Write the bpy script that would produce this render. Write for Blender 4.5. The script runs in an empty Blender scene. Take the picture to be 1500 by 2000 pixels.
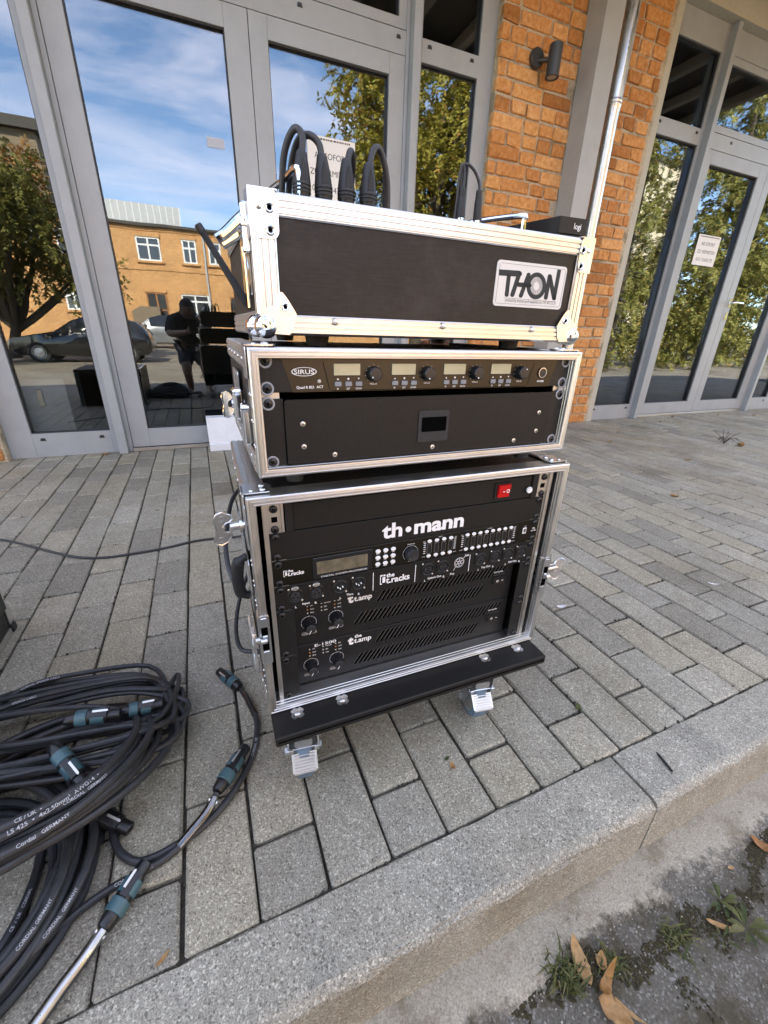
import bpy, math, random
import numpy as np
from mathutils import Vector, Matrix
random.seed(7)
R = math.radians
S = bpy.context.scene
COL = S.collection

# ------------------------------------------------------------------ camera, sky, sun, exposure
cam_d = bpy.data.cameras.new('camera')
cam = bpy.data.objects.new('camera', cam_d); COL.objects.link(cam)
CAM_F, CAM_ROT, CAM_LOC = 805.544, (1.158674, -0.028593, -0.399037), (-0.0164, -3.01143, 0.75189)
cam.location = CAM_LOC; cam.rotation_euler = CAM_ROT
cam_d.sensor_fit = 'VERTICAL'; cam_d.sensor_height = 36.0; cam_d.lens = CAM_F / 2000 * 36.0
cam_d.clip_start = 0.02; cam_d.clip_end = 2000
S.camera = cam
SUN_EL, SUN_AZ = R(36), R(-20)          # azimuth measured from +Y (behind the building) towards +X
SKY_STRENGTH, SUN_STRENGTH, EXPOSURE = 0.15, 4.2, 2.8
w = bpy.data.worlds.new('World'); S.world = w; w.use_nodes = True
nt = w.node_tree; nt.nodes.clear()
wo = nt.nodes.new('ShaderNodeOutputWorld'); bg = nt.nodes.new('ShaderNodeBackground')
sky = nt.nodes.new('ShaderNodeTexSky'); sky.sky_type = 'NISHITA'; sky.sun_disc = False
sky.sun_elevation = SUN_EL; sky.sun_rotation = SUN_AZ; sky.air_density = 0.8; sky.dust_density = 0.02; sky.ozone_density = 4.0
tc = nt.nodes.new('ShaderNodeTexCoord'); mp = nt.nodes.new('ShaderNodeMapping')
mp.inputs['Rotation'].default_value = (0.25, 0.15, 0.5); mp.inputs['Scale'].default_value = (1.3, 1.3, 6.5)
nz = nt.nodes.new('ShaderNodeTexNoise'); nz.inputs['Scale'].default_value = 1.7; nz.inputs['Detail'].default_value = 9; nz.inputs['Roughness'].default_value = 0.6; nz.inputs['Distortion'].default_value = 0.6
cr = nt.nodes.new('ShaderNodeValToRGB'); cr.color_ramp.elements[0].position = 0.43; cr.color_ramp.elements[1].position = 0.86
cr.color_ramp.elements[0].color = (0, 0, 0, 1); cr.color_ramp.elements[1].color = (0.8, 0.8, 0.8, 1)
mx = nt.nodes.new('ShaderNodeMix'); mx.data_type = 'RGBA'
mx.inputs['B'].default_value = (7.4, 7.0, 8.2, 1)
L_ = nt.links.new
L_(tc.outputs['Generated'], mp.inputs['Vector']); L_(mp.outputs['Vector'], nz.inputs['Vector']); L_(nz.outputs['Fac'], cr.inputs['Fac'])
L_(cr.outputs['Color'], mx.inputs['Factor']); L_(sky.outputs['Color'], mx.inputs['A']); L_(mx.outputs['Result'], bg.inputs['Color'])
bg.inputs['Strength'].default_value = SKY_STRENGTH
L_(bg.outputs['Background'], wo.inputs['Surface'])
sun_d = bpy.data.lights.new('sun', 'SUN'); sun_d.energy = SUN_STRENGTH; sun_d.angle = R(0.5); sun_d.color = (1.0, 0.93, 0.82)
sun = bpy.data.objects.new('sun', sun_d); COL.objects.link(sun)
sdir = Vector((math.sin(SUN_AZ) * math.cos(SUN_EL), math.cos(SUN_AZ) * math.cos(SUN_EL), math.sin(SUN_EL)))
sun.rotation_euler = (-sdir).to_track_quat('-Z', 'Y').to_euler(); sun.location = (0, 10, 20)
S.view_settings.view_transform = 'Standard'; S.view_settings.look = 'None'; S.view_settings.exposure = EXPOSURE; S.view_settings.gamma = 1.0
S.view_settings.use_curve_mapping = False
S.view_settings.use_white_balance = True; S.view_settings.white_balance_temperature = 7900; S.view_settings.white_balance_tint = 8   # the camera's own balance for open shade
S.cycles.max_bounces = 10; S.cycles.glossy_bounces = 5; S.cycles.transparent_max_bounces = 24; S.cycles.transmission_bounces = 6; S.cycles.diffuse_bounces = 4
S.cycles.use_denoising = True; S.cycles.sample_clamp_indirect = 6.0; S.cycles.caustics_reflective = False; S.cycles.caustics_refractive = False

_CM = (Matrix.Translation(Vector(CAM_LOC)) @ __import__('mathutils').Euler(CAM_ROT, 'XYZ').to_matrix().to_4x4()).inverted()
def px(p):                                   # photograph pixel of a world point (None behind the camera)
    d = _CM @ Vector(p)
    if d.z > -0.02: return None
    return 750 + CAM_F * d.x / -d.z, 1000 - CAM_F * d.y / -d.z

# ------------------------------------------------------------------ materials
MATS = {}
class NT:
    def __init__(self, name):
        self.m = bpy.data.materials.new(name); self.m.use_nodes = True; self.t = self.m.node_tree
        self.b = self.t.nodes['Principled BSDF']; self.o = self.t.nodes['Material Output']; MATS[name] = self.m
    def n(self, typ, **kw):
        x = self.t.nodes.new(typ)
        for k, v in kw.items():
            if k in x.inputs: x.inputs[k].default_value = v
            else: setattr(x, k, v)
        return x
    def l(self, a, b): self.t.links.new(a, b)
    def math(self, op, a, b=None, clamp=False):
        x = self.t.nodes.new('ShaderNodeMath'); x.operation = op; x.use_clamp = clamp
        for i, v in enumerate((a, b)):
            if v is None: continue
            if isinstance(v, (int, float)): x.inputs[i].default_value = v
            else: self.l(v, x.inputs[i])
        return x.outputs[0]
    def ramp(self, fac, stops):
        r = self.t.nodes.new('ShaderNodeValToRGB'); e = r.color_ramp.elements
        while len(e) < len(stops): e.new(0.5)
        for i, (p, c) in enumerate(stops):
            e[i].position = p; e[i].color = (*c, 1) if len(c) == 3 else c
        self.l(fac, r.inputs['Fac']); return r.outputs['Color']
    def mix(self, fac, a, b, typ='MIX'):
        x = self.t.nodes.new('ShaderNodeMix'); x.data_type = 'RGBA'; x.blend_type = typ
        for k, v in (('Factor', fac), ('A', a), ('B', b)):
            if isinstance(v, (int, float)): x.inputs[k].default_value = v
            elif isinstance(v, tuple): x.inputs[k].default_value = (*v, 1) if len(v) == 3 else v
            else: self.l(v, x.inputs[k])
        return x.outputs['Result']
    def co(self, what='Object'):
        return self.n('ShaderNodeTexCoord').outputs[what]
    def wpos(self): return self.n('ShaderNodeNewGeometry').outputs['Position']
    def noise(self, vec, scale, detail=4, rough=0.55, dist=0):
        x = self.n('ShaderNodeTexNoise', Scale=scale, Detail=detail, Roughness=rough, Distortion=dist); self.l(vec, x.inputs['Vector']); return x.outputs['Fac']
    def voro(self, vec, scale, out='Distance', feature='F1'):
        x = self.n('ShaderNodeTexVoronoi', Scale=scale); x.feature = feature; self.l(vec, x.inputs['Vector']); return x.outputs[out]
    def mapped(self, vec, scale=(1, 1, 1), rot=(0, 0, 0)):
        x = self.n('ShaderNodeMapping', Scale=scale, Rotation=rot); self.l(vec, x.inputs['Vector']); return x.outputs['Vector']
    def bump(self, h, strength=0.3, dist=0.01):
        x = self.n('ShaderNodeBump', Strength=strength, Distance=dist); self.l(h, x.inputs['Height']); self.l(x.outputs['Normal'], self.b.inputs['Normal'])
    def set(self, **kw):
        for k, v in kw.items():
            k = k.replace('_', ' ')
            if isinstance(v, (int, float)): self.b.inputs[k].default_value = v
            elif isinstance(v, tuple): self.b.inputs[k].default_value = (*v, 1) if len(v) == 3 else v
            else: self.l(v, self.b.inputs[k])
        return self
    def rnd(self):                            # one number per object and per loose piece
        a = self.n('ShaderNodeObjectInfo').outputs['Random']; b = self.n('ShaderNodeNewGeometry').outputs['Random Per Island']
        return self.math('FRACT', self.math('ADD', a, b))

def plain(name, col, rough=0.5, metal=0.0, spec=0.5, grain=0.0, gscale=60, bump=0.0, coat=0.0):
    m = NT(name); c = col
    if grain or bump:
        v = m.co(); f = m.noise(v, gscale, 5, 0.6)
        if grain:
            lo = tuple(max(0, x * (1 - grain)) for x in col); hi = tuple(min(1, x * (1 + grain)) for x in col)
            c = m.ramp(f, [(0.3, lo), (0.7, hi)])
        if bump: m.bump(f, bump, 0.002)
    m.set(Base_Color=c, Roughness=rough, Metallic=metal, Specular_IOR_Level=spec)
    if coat: m.set(Coat_Weight=coat, Coat_Roughness=0.05)
    return m.m

def mat_concrete(name, lo, hi, rnd_amt=0.25, scale=1.0, stain=0.5, pits=False):
    m = NT(name); p = m.wpos()
    big = m.noise(p, 3.0 * scale, 4, 0.6); mid = m.noise(p, 26 * scale, 4, 0.65); fine = m.noise(p, 520 * scale, 3, 0.75)
    spk = m.voro(p, 430 * scale, 'Color'); spv = m.n('ShaderNodeSeparateColor'); m.l(spk, spv.inputs[0])
    base = m.ramp(fine, [(0.36, lo), (0.64, hi)])
    lightspk = m.ramp(spv.outputs[0], [(0.80, (0, 0, 0)), (0.95, (1, 1, 1))])
    darkspk = m.ramp(spv.outputs[1], [(0.84, (0, 0, 0)), (0.97, (1, 1, 1))])
    base = m.mix(m.math('MULTIPLY', lightspk, 0.48), base, tuple(min(1, x * 1.75) for x in hi))
    base = m.mix(m.math('MULTIPLY', darkspk, 0.6), base, tuple(x * 0.38 for x in lo))
    st = m.ramp(big, [(0.35, (0.72, 0.70, 0.66)), (0.62, (1.05, 1.04, 1.02))])
    base = m.mix(stain, base, st, 'MULTIPLY')
    st2 = m.ramp(mid, [(0.3, (0.80, 0.79, 0.77)), (0.65, (1.06, 1.06, 1.05))])
    base = m.mix(0.6, base, st2, 'MULTIPLY')
    if rnd_amt:
        r = m.ramp(m.rnd(), [(0.0, (1 - rnd_amt, 1 - rnd_amt * 1.05, 1 - rnd_amt * 1.1)), (0.25, (0.92, 0.92, 0.93)), (0.55, (1.0, 0.985, 0.95)), (0.8, (1.02, 0.97, 0.88)), (1.0, (1 + rnd_amt * 0.45, 1 + rnd_amt * 0.45, 1 + rnd_amt * 0.5))])
        br = m.ramp(m.noise(p, 0.9, 5, 0.7, 0.5), [(0.50, (0, 0, 0)), (0.68, (0.6, 0.6, 0.6))]); base = m.mix(br, base, m.mix(1.0, base, (0.60, 0.53, 0.43), 'MULTIPLY'))
        base = m.mix(1.0, base, r, 'MULTIPLY')
    m.set(Base_Color=base, Roughness=0.86, Specular_IOR_Level=0.3)
    h = m.math('ADD', m.math('MULTIPLY', fine, 0.7), m.math('MULTIPLY', spv.outputs[2], 0.35))
    if pits:
        pv = m.ramp(m.voro(p, 95), [(0.05, (0, 0, 0)), (0.22, (1, 1, 1))]); pk = m.ramp(m.noise(p, 40, 3, 0.6), [(0.45, (1, 1, 1)), (0.60, (0, 0, 0))])
        pit = m.math('MAXIMUM', pv, pk); m.l(m.mix(m.math('MULTIPLY', m.math('SUBTRACT', 1.0, pit), 0.65), base, tuple(x * 0.35 for x in lo)), m.b.inputs['Base Color']); h = m.math('ADD', h, m.math('MULTIPLY', pit, 1.4))
    m.bump(h, 0.85, 0.0018)
    return m.m

M = {}
M['paver'] = mat_concrete('paver_concrete', (0.205, 0.187, 0.148), (0.515, 0.480, 0.392), 0.28)
M['kerb'] = mat_concrete('kerb_concrete', (0.185, 0.168, 0.132), (0.49, 0.455, 0.372), 0.0, pits=True)
M['haunch'] = mat_concrete('haunch_concrete', (0.17, 0.152, 0.120), (0.42, 0.385, 0.32), 0.0, 0.7)
def mk_asphalt():
    m = NT('asphalt'); p = m.wpos()
    f = m.noise(p, 260, 4, 0.7); v = m.voro(p, 340, 'Color'); sc = m.n('ShaderNodeSeparateColor'); m.l(v, sc.inputs[0])
    b = m.ramp(f, [(0.3, (0.058, 0.050, 0.038)), (0.7, (0.17, 0.152, 0.120))])
    b = m.mix(m.ramp(sc.outputs[0], [(0.80, (0, 0, 0)), (0.98, (0.7, 0.7, 0.7))]), b, (0.30, 0.28, 0.245))
    b = m.mix(m.ramp(m.noise(p, 9, 5, 0.65), [(0.48, (0, 0, 0)), (0.62, (0.85, 0.85, 0.85))]), b, (0.052, 0.040, 0.020))
    far = m.n('ShaderNodeSeparateXYZ'); m.l(p, far.inputs[0])
    cl, ch = (0.19, 0.163, 0.118), (0.50, 0.445, 0.348)                # worn concrete smeared along the kerb foot, thinning out over the asphalt
    cc = m.ramp(m.noise(p, 330, 4, 0.75), [(0.3, cl), (0.7, ch)])
    edge = m.math('ADD', far.outputs['Y'], m.math('MULTIPLY', m.math('SUBTRACT', m.noise(p, 11, 7, 0.72), 0.5), 0.17))
    edge = m.math('ADD', edge, m.math('MULTIPLY', m.math('SUBTRACT', m.noise(p, 120, 4, 0.7), 0.5), 0.045))
    cc = m.mix(m.ramp(m.noise(p, 16, 6, 0.7), [(0.48, (0, 0, 0)), (0.66, (0.7, 0.7, 0.7))]), cc, (0.16, 0.125, 0.075))
    b = m.mix(m.ramp(m.math('MULTIPLY', m.math('ADD', edge, 2.90), 8.0), [(0.36, (0, 0, 0)), (0.52, (1, 1, 1))]), b, cc)
    k = m.ramp(m.math('MULTIPLY', far.outputs['Y'], -0.1), [(0.33, (0, 0, 0)), (0.42, (1, 1, 1))])
    y = m.ramp(m.noise(p, 1.3, 6, 0.65), [(0.35, (0.17, 0.145, 0.115)), (0.65, (0.31, 0.275, 0.225))])
    b = m.mix(k, b, y)
    m.set(Base_Color=b, Roughness=0.88, Specular_IOR_Level=0.3)
    m.bump(m.math('ADD', f, sc.outputs[1]), 0.6, 0.002); return m.m
M['asphalt'] = mk_asphalt()
M['soil'] = plain('joint_soil', (0.045, 0.038, 0.028), 0.95, grain=0.6, gscale=90, bump=0.6)
def mk_moss():
    m = NT('moss'); p = m.wpos(); f = m.noise(p, 130, 5, 0.7)
    m.set(Base_Color=m.ramp(f, [(0.3, (0.020, 0.016, 0.006)), (0.58, (0.050, 0.040, 0.013)), (0.8, (0.12, 0.10, 0.022))]), Roughness=0.95); m.bump(f, 0.9, 0.004); return m.m
M['moss'] = mk_moss()
def mk_brick():
    m = NT('brick_clay'); p = m.wpos(); q = m.mapped(p, (1, 1, 1))
    f = m.noise(q, 34, 6, 0.7, 0.4); g = m.noise(q, 9, 4, 0.6); r = m.rnd()
    b = m.ramp(f, [(0.25, (0.35, 0.138, 0.040)), (0.5, (0.54, 0.245, 0.085)), (0.75, (0.66, 0.385, 0.175))])
    rr = m.ramp(r, [(0.0, (0.62, 0.54, 0.48)), (0.25, (0.90, 0.82, 0.76)), (0.6, (1.02, 1.0, 0.98)), (0.8, (1.12, 1.18, 1.2)), (0.93, (1.15, 1.25, 1.4)), (1.0, (0.82, 0.68, 0.6))])
    b = m.mix(1.0, b, rr, 'MULTIPLY')
    wash = m.ramp(m.noise(q, 14, 6, 0.75, 1.2), [(0.58, (0, 0, 0)), (0.72, (1, 1, 1))])
    b = m.mix(m.math('MULTIPLY', wash, 0.5), b, (0.64, 0.50, 0.34))
    drk = m.ramp(m.noise(q, 5.5, 5, 0.7), [(0.60, (0, 0, 0)), (0.72, (1, 1, 1))])
    b = m.mix(m.math('MULTIPLY', drk, 0.55), b, (0.10, 0.07, 0.045))
    m.set(Base_Color=b, Roughness=0.9, Specular_IOR_Level=0.25)
    m.bump(m.math('ADD', f, m.math('MULTIPLY', m.noise(q, 160, 3, 0.7), 0.6)), 0.75, 0.005); return m.m
M['brick'] = mk_brick()
def mk_mortar():
    m = NT('mortar'); p = m.wpos(); f = m.noise(p, 60, 5, 0.75); g = m.noise(p, 7, 4, 0.6)
    b = m.ramp(f, [(0.3, (0.30, 0.24, 0.165)), (0.7, (0.56, 0.465, 0.335))])
    b = m.mix(m.ramp(g, [(0.5, (0, 0, 0)), (0.66, (0.7, 0.7, 0.7))]), b, (0.13, 0.115, 0.07))
    m.set(Base_Color=b, Roughness=0.95); m.bump(f, 0.8, 0.006); return m.m
M['mortar'] = mk_mortar()
def mk_coat(name, col, rough=0.42, speck=0.45):
    m = NT(name); p = m.wpos(); f = m.noise(p, 700, 2, 0.6); d = m.noise(p, 5, 5, 0.7)
    b = m.mix(m.ramp(d, [(0.45, (0, 0, 0)), (0.75, (speck, speck, speck))]), col, tuple(x * 0.72 for x in col))
    dots = m.ramp(m.voro(p, 120), [(0.05, (1, 1, 1)), (0.09, (0, 0, 0))])
    b = m.mix(m.math('MULTIPLY', dots, 0.25), b, (0.16, 0.15, 0.13))
    m.set(Base_Color=b, Roughness=rough); m.bump(f, 0.12, 0.0006); return m.m
M['frame'] = mk_coat('grey_coated_aluminium', (0.31, 0.33, 0.34))
M['steel_paint'] = mk_coat('painted_steel', (0.33, 0.33, 0.32), 0.45)
M['lintel'] = plain('beige_render', (0.42, 0.40, 0.33), 0.85, grain=0.06, gscale=40, bump=0.2)
M['gasket'] = plain('black_rubber_gasket', (0.012, 0.012, 0.013), 0.5)
M['white_metal'] = plain('white_painted_metal', (0.66, 0.68, 0.71), 0.4, grain=0.06, gscale=20)
def mk_glass():
    m = NT('window_glass'); t = m.t
    lw = m.n('ShaderNodeFresnel', IOR=1.5)
    fac = m.math('ADD', m.math('MULTIPLY', lw.outputs[0], 0.85), 0.080, True)
    g = m.n('ShaderNodeBsdfGlossy', Roughness=0.0); g.inputs['Color'].default_value = (0.84, 0.91, 1, 1)
    tr = m.n('ShaderNodeBsdfTransparent'); tr.inputs['Color'].default_value = (0.72, 0.75, 0.74, 1)
    wv = m.noise(m.wpos(), 2.2, 2, 0.5); bp = m.n('ShaderNodeBump', Strength=0.05, Distance=0.006); m.l(wv, bp.inputs['Height']); m.l(bp.outputs['Normal'], g.inputs['Normal'])
    x = m.n('ShaderNodeMixShader'); m.l(fac, x.inputs[0]); m.l(tr.outputs[0], x.inputs[1]); m.l(g.outputs[0], x.inputs[2]); m.l(x.outputs[0], m.o.inputs['Surface']); return m.m
M['glass'] = mk_glass()
def mk_metal(name, col, rough, streak=(1, 1, 1), amt=0.06):
    m = NT(name); v = m.mapped(m.co(), streak); f = m.noise(v, 30, 4, 0.6); g = m.noise(m.co(), 55, 4, 0.7)
    m.set(Base_Color=m.ramp(g, [(0.3, tuple(x * 0.95 for x in col)), (0.7, col)]), Metallic=1.0, Roughness=m.ramp(f, [(0.3, (rough - amt,) * 3), (0.7, (rough + amt,) * 3)])); return m.m
M['alu'] = mk_metal('aluminium_extrusion', (0.70, 0.688, 0.660), 0.36)
M['chrome'] = plain('chrome', (0.82, 0.83, 0.85), 0.09, 1.0)
M['zinc'] = mk_metal('zinc_plated_steel', (0.70, 0.715, 0.73), 0.30)
M['galv'] = mk_metal('galvanised_pipe', (0.60, 0.60, 0.59), 0.36, (2.4, 2.4, .25), 0.16)
M['rail'] = mk_metal('rack_rail_steel', (0.66, 0.63, 0.58), 0.38)
def mk_ply():
    m = NT('dark_phenolic_plywood'); v = m.mapped(m.co(), (3, 3, 40)); f = m.noise(v, 12, 5, 0.7); g = m.noise(m.co(), 220, 3, 0.6)
    pb = m.ramp(f, [(0.3, (0.015, 0.012, 0.0105)), (0.7, (0.028, 0.0235, 0.0205))])
    ds = m.ramp(m.noise(m.co(), 7, 6, 0.75), [(0.50, (0, 0, 0)), (0.75, (0.25, 0.25, 0.25))]); pb = m.mix(ds, pb, (0.10, 0.09, 0.08))
    sc = m.ramp(m.noise(m.mapped(m.co(), (4, 4, 130), (0, 0.5, 0)), 3.0, 2, 0.5), [(0.70, (0, 0, 0)), (0.73, (0.35, 0.35, 0.35))]); pb = m.mix(sc, pb, (0.085, 0.075, 0.065))
    m.set(Base_Color=pb, Roughness=m.ramp(g, [(0.3, (0.34,) * 3), (0.7, (0.52,) * 3)]), Specular_IOR_Level=0.22); m.bump(g, 0.15, 0.0006); return m.m
M['ply'] = mk_ply()
M['blackpaint'] = plain('black_powder_coat', (0.0125, 0.0115, 0.0105), 0.46, spec=0.25, grain=0.25, gscale=300, bump=0.06)
M['blacksatin'] = plain('black_satin_panel', (0.0130, 0.0126, 0.0122), 0.42, spec=0.3, grain=0.2, gscale=200)
M['brushedblack'] = mk_metal('brushed_black_panel', (0.050, 0.046, 0.038), 0.34, (1, 1, 30), 0.06)
M['plastic'] = plain('black_plastic', (0.010, 0.010, 0.0105), 0.34)
M['softblack'] = plain('soft_black_rubber', (0.017, 0.0175, 0.019), 0.62, grain=0.25, gscale=150, bump=0.1)
M['slotrim'] = plain('grey_slot_edge', (0.045, 0.044, 0.043), 0.4)  # vent slot rims, a lighter grey than the amplifier face
M['void'] = plain('dark_opening', (0.003, 0.003, 0.003), 0.9, spec=0.0)
M['cable'] = plain('cable_sheath', (0.024, 0.0245, 0.026), 0.5, grain=0.25, gscale=90, bump=0.05)
M['teal'] = plain('teal_connector_plastic', (0.045, 0.105, 0.12), 0.42, grain=0.15, gscale=80)
M['white'] = plain('white_print', (0.80, 0.80, 0.80), 0.5)
M['sheathprint'] = plain('worn_white_print', (0.42, 0.42, 0.43), 0.6)
M['offwhite'] = plain('white_plastic_key', (0.78, 0.78, 0.76), 0.4)
M['paper'] = plain('paper', (0.74, 0.73, 0.70), 0.8)
M['ink'] = plain('black_ink', (0.02, 0.02, 0.02), 0.7)
M['washer'] = plain('grey_nylon_washer', (0.34, 0.34, 0.35), 0.5)
M['sticker'] = plain('silver_label', (0.66, 0.65, 0.62), 0.35, 0.0)
M['lcd'] = plain('lcd_window', (0.46, 0.42, 0.27), 0.18, grain=0.10, gscale=30, coat=0.4)
M['lcddark'] = plain('dim_lcd_window', (0.135, 0.115, 0.075), 0.15, grain=0.3, gscale=60, coat=0.5)
M['greykey'] = plain('grey_key', (0.22, 0.23, 0.25), 0.45)
M['red'] = plain('red_rocker', (0.55, 0.012, 0.012), 0.25)
M['amber'] = plain('amber_led', (0.55, 0.20, 0.04), 0.3)
M['ledgrey'] = plain('clear_led', (0.50, 0.46, 0.40), 0.25)
M['bluewheel'] = plain('blue_wheel_rubber', (0.10, 0.16, 0.22), 0.5, grain=0.15, gscale=40)
M['darklamp'] = plain('anthracite_lamp', (0.035, 0.034, 0.033), 0.42, grain=0.1)
M['lens'] = plain('lamp_lens', (0.35, 0.34, 0.30), 0.15)
def mk_clear():
    m = NT('clear_shrink_sleeve'); g = m.n('ShaderNodeBsdfGlossy', Roughness=0.12); g.inputs['Color'].default_value = (1, 1, 1, 1)
    tr = m.n('ShaderNodeBsdfTransparent'); tr.inputs['Color'].default_value = (0.82, 0.83, 0.84, 1); lw = m.n('ShaderNodeFresnel', IOR=1.55)
    x = m.n('ShaderNodeMixShader'); m.l(m.math('ADD', lw.outputs[0], 0.10, True), x.inputs[0]); m.l(tr.outputs[0], x.inputs[1]); m.l(g.outputs[0], x.inputs[2]); m.l(x.outputs[0], m.o.inputs['Surface']); return m.m
M['clear'] = mk_clear()
def mk_frost():
    m = NT('frosted_film'); d = m.n('ShaderNodeBsdfDiffuse'); d.inputs['Color'].default_value = (.7, .7, .72, 1); tr = m.n('ShaderNodeBsdfTransparent')
    x = m.n('ShaderNodeMixShader'); x.inputs[0].default_value = .38; m.l(tr.outputs[0], x.inputs[1]); m.l(d.outputs[0], x.inputs[2]); m.l(x.outputs[0], m.o.inputs['Surface']); return m.m
M['frost'] = mk_frost()
def mk_leaf(name, stops, transl=0.35, rough=0.6):
    m = NT(name); c = m.ramp(m.rnd(), stops)
    c = m.mix(0.7, c, m.ramp(m.noise(m.wpos(), 140, 5, 0.7), [(0.3, (0.5, 0.45, 0.4)), (0.55, (1, 1, 1)), (0.75, (1.25, 1.25, 1.2))]), 'MULTIPLY')
    m.set(Base_Color=c, Roughness=rough, Specular_IOR_Level=0.3)
    if transl:
        t = m.n('ShaderNodeBsdfTranslucent'); m.l(c, t.inputs['Color']); x = m.n('ShaderNodeMixShader'); x.inputs[0].default_value = transl
        m.l(m.b.outputs[0], x.inputs[1]); m.l(t.outputs[0], x.inputs[2]); m.l(x.outputs[0], m.o.inputs['Surface'])
    return m.m
M['leaf_yellow'] = mk_leaf('yellow_green_leaf', [(0.0, (0.22, 0.22, 0.045)), (0.5, (0.40, 0.36, 0.075)), (0.85, (0.50, 0.43, 0.10)), (1.0, (0.44, 0.20, 0.06))])
M['leaf_green'] = mk_leaf('dark_green_leaf', [(0.0, (0.09, 0.10, 0.025)), (0.6, (0.21, 0.21, 0.055)), (1.0, (0.33, 0.29, 0.09))])
M['leaf_spruce'] = mk_leaf('conifer_needles', [(0.0, (0.13, 0.145, 0.04)), (0.6, (0.29, 0.28, 0.075)), (0.92, (0.42, 0.37, 0.11)), (1.0, (0.42, 0.20, 0.07))], 0.2)
M['leaf_dry'] = mk_leaf('dry_leaf', [(0.0, (0.30, 0.13, 0.04)), (0.5, (0.42, 0.22, 0.08)), (1.0, (0.50, 0.34, 0.17))], 0.15, 0.5)
M['leaf_weed'] = mk_leaf('weed_leaf', [(0.0, (0.045, 0.06, 0.016)), (0.6, (0.095, 0.105, 0.028)), (1.0, (0.18, 0.155, 0.06))], 0.2)
M['bark'] = plain('bark', (0.075, 0.058, 0.042), 0.95, grain=0.6, gscale=14, bump=0.8)
M['skin'] = plain('skin', (0.22, 0.125, 0.085), 0.55)
M['cloth'] = plain('dark_jersey', (0.016, 0.016, 0.018), 0.9)
M['shorts'] = plain('dark_blue_shorts', (0.03, 0.035, 0.05), 0.9)
M['hair'] = plain('dark_hair', (0.02, 0.014, 0.010), 0.7)
M['carblack'] = plain('black_car_paint', (0.02, 0.02, 0.021), 0.22, 0.3, coat=1.0)
M['carsilver'] = plain('silver_car_paint', (0.32, 0.33, 0.34), 0.25, 0.6, coat=1.0)
M['cartan'] = plain('red_car_paint', (0.28, 0.10, 0.05), 0.25, 0.2, coat=1.0)
M['carglass'] = plain('tinted_car_glass', (0.02, 0.022, 0.025), 0.03, spec=0.8)
M['tyre'] = plain('tyre', (0.012, 0.012, 0.012), 0.8)
M['rim'] = plain('alloy_rim', (0.5, 0.5, 0.5), 0.3, 0.8)
M['tail'] = plain('tail_lamp', (0.5, 0.1, 0.03), 0.15)
M['head'] = plain('head_lamp', (0.6, 0.62, 0.65), 0.1, 0.3)
def mk_farbrick():
    m = NT('far_brick'); p = m.mapped(m.wpos(), (1, 1, 1), (R(90), 0, 0))
    x = m.n('ShaderNodeTexBrick', Scale=4.0); m.l(p, x.inputs['Vector'])
    x.inputs['Color1'].default_value = (0.62, 0.34, 0.145, 1); x.inputs['Color2'].default_value = (0.50, 0.245, 0.095, 1); x.inputs['Mortar'].default_value = (0.46, 0.33, 0.2, 1); x.inputs['Mortar Size'].default_value = 0.012
    st = m.ramp(m.noise(m.mapped(m.wpos(), (1.6, 1.6, 9)), 2.2, 5, 0.75), [(0.32, (0.66, 0.60, 0.55)), (0.5, (1, 1, 1)), (0.7, (1.12, 1.15, 1.2))])
    c = m.mix(0.75, m.mix(0.8, x.outputs['Color'], st, 'MULTIPLY'), m.ramp(m.noise(m.wpos(), 1.2, 5, 0.7), [(0.3, (0.75, 0.75, 0.75)), (0.7, (1.15, 1.15, 1.15))]), 'MULTIPLY')
    m.set(Base_Color=c, Roughness=0.9); return m.m
M['farbrick'] = mk_farbrick()
M['farcream'] = plain('cream_render', (0.62, 0.53, 0.38), 0.9, grain=0.06, gscale=3)
M['farbrown'] = plain('brown_render', (0.20, 0.155, 0.11), 0.9, grain=0.1, gscale=3)
M['winwhite'] = plain('white_window_paint', (0.72, 0.73, 0.74), 0.5)
M['winpane'] = plain('far_window_glass', (0.05, 0.055, 0.06), 0.04, spec=0.9)
M['wooddoor'] = plain('varnished_timber', (0.30, 0.13, 0.045), 0.5, grain=0.3, gscale=12)
M['roofdark'] = plain('roof_felt', (0.06, 0.055, 0.05), 0.85)
M['cladding'] = plain('grey_metal_cladding', (0.42, 0.43, 0.45), 0.5, 0.2)
M['deck'] = plain('brown_timber_soffit', (0.075, 0.052, 0.035), 0.8, grain=0.3, gscale=8)
M['rafter'] = plain('pale_rafter_paint', (0.36, 0.31, 0.24), 0.7, grain=0.1, gscale=8)
M['interior'] = plain('interior_plaster', (0.16, 0.15, 0.14), 0.9)
M['intfloor'] = plain('interior_floor', (0.09, 0.085, 0.08), 0.6)

# ------------------------------------------------------------------ mesh building
_TXT = {}
def txt_mesh(s, bold=0.0):
    k = (s, bold)
    if k not in _TXT:
        cu = bpy.data.curves.new('t', 'FONT'); cu.body = s; cu.size = 1.0; cu.offset = bold; cu.resolution_u = 3
        ob = bpy.data.objects.new('t', cu); me = ob.to_mesh()
        v = [tuple(x.co) for x in me.vertices]; f = [tuple(p.vertices) for p in me.polygons]
        ob.to_mesh_clear(); bpy.data.objects.remove(ob); bpy.data.curves.remove(cu)
        xs = [a[0] for a in v] or [0]
        _TXT[k] = (v, f, min(xs), max(xs))
    return _TXT[k]

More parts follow.
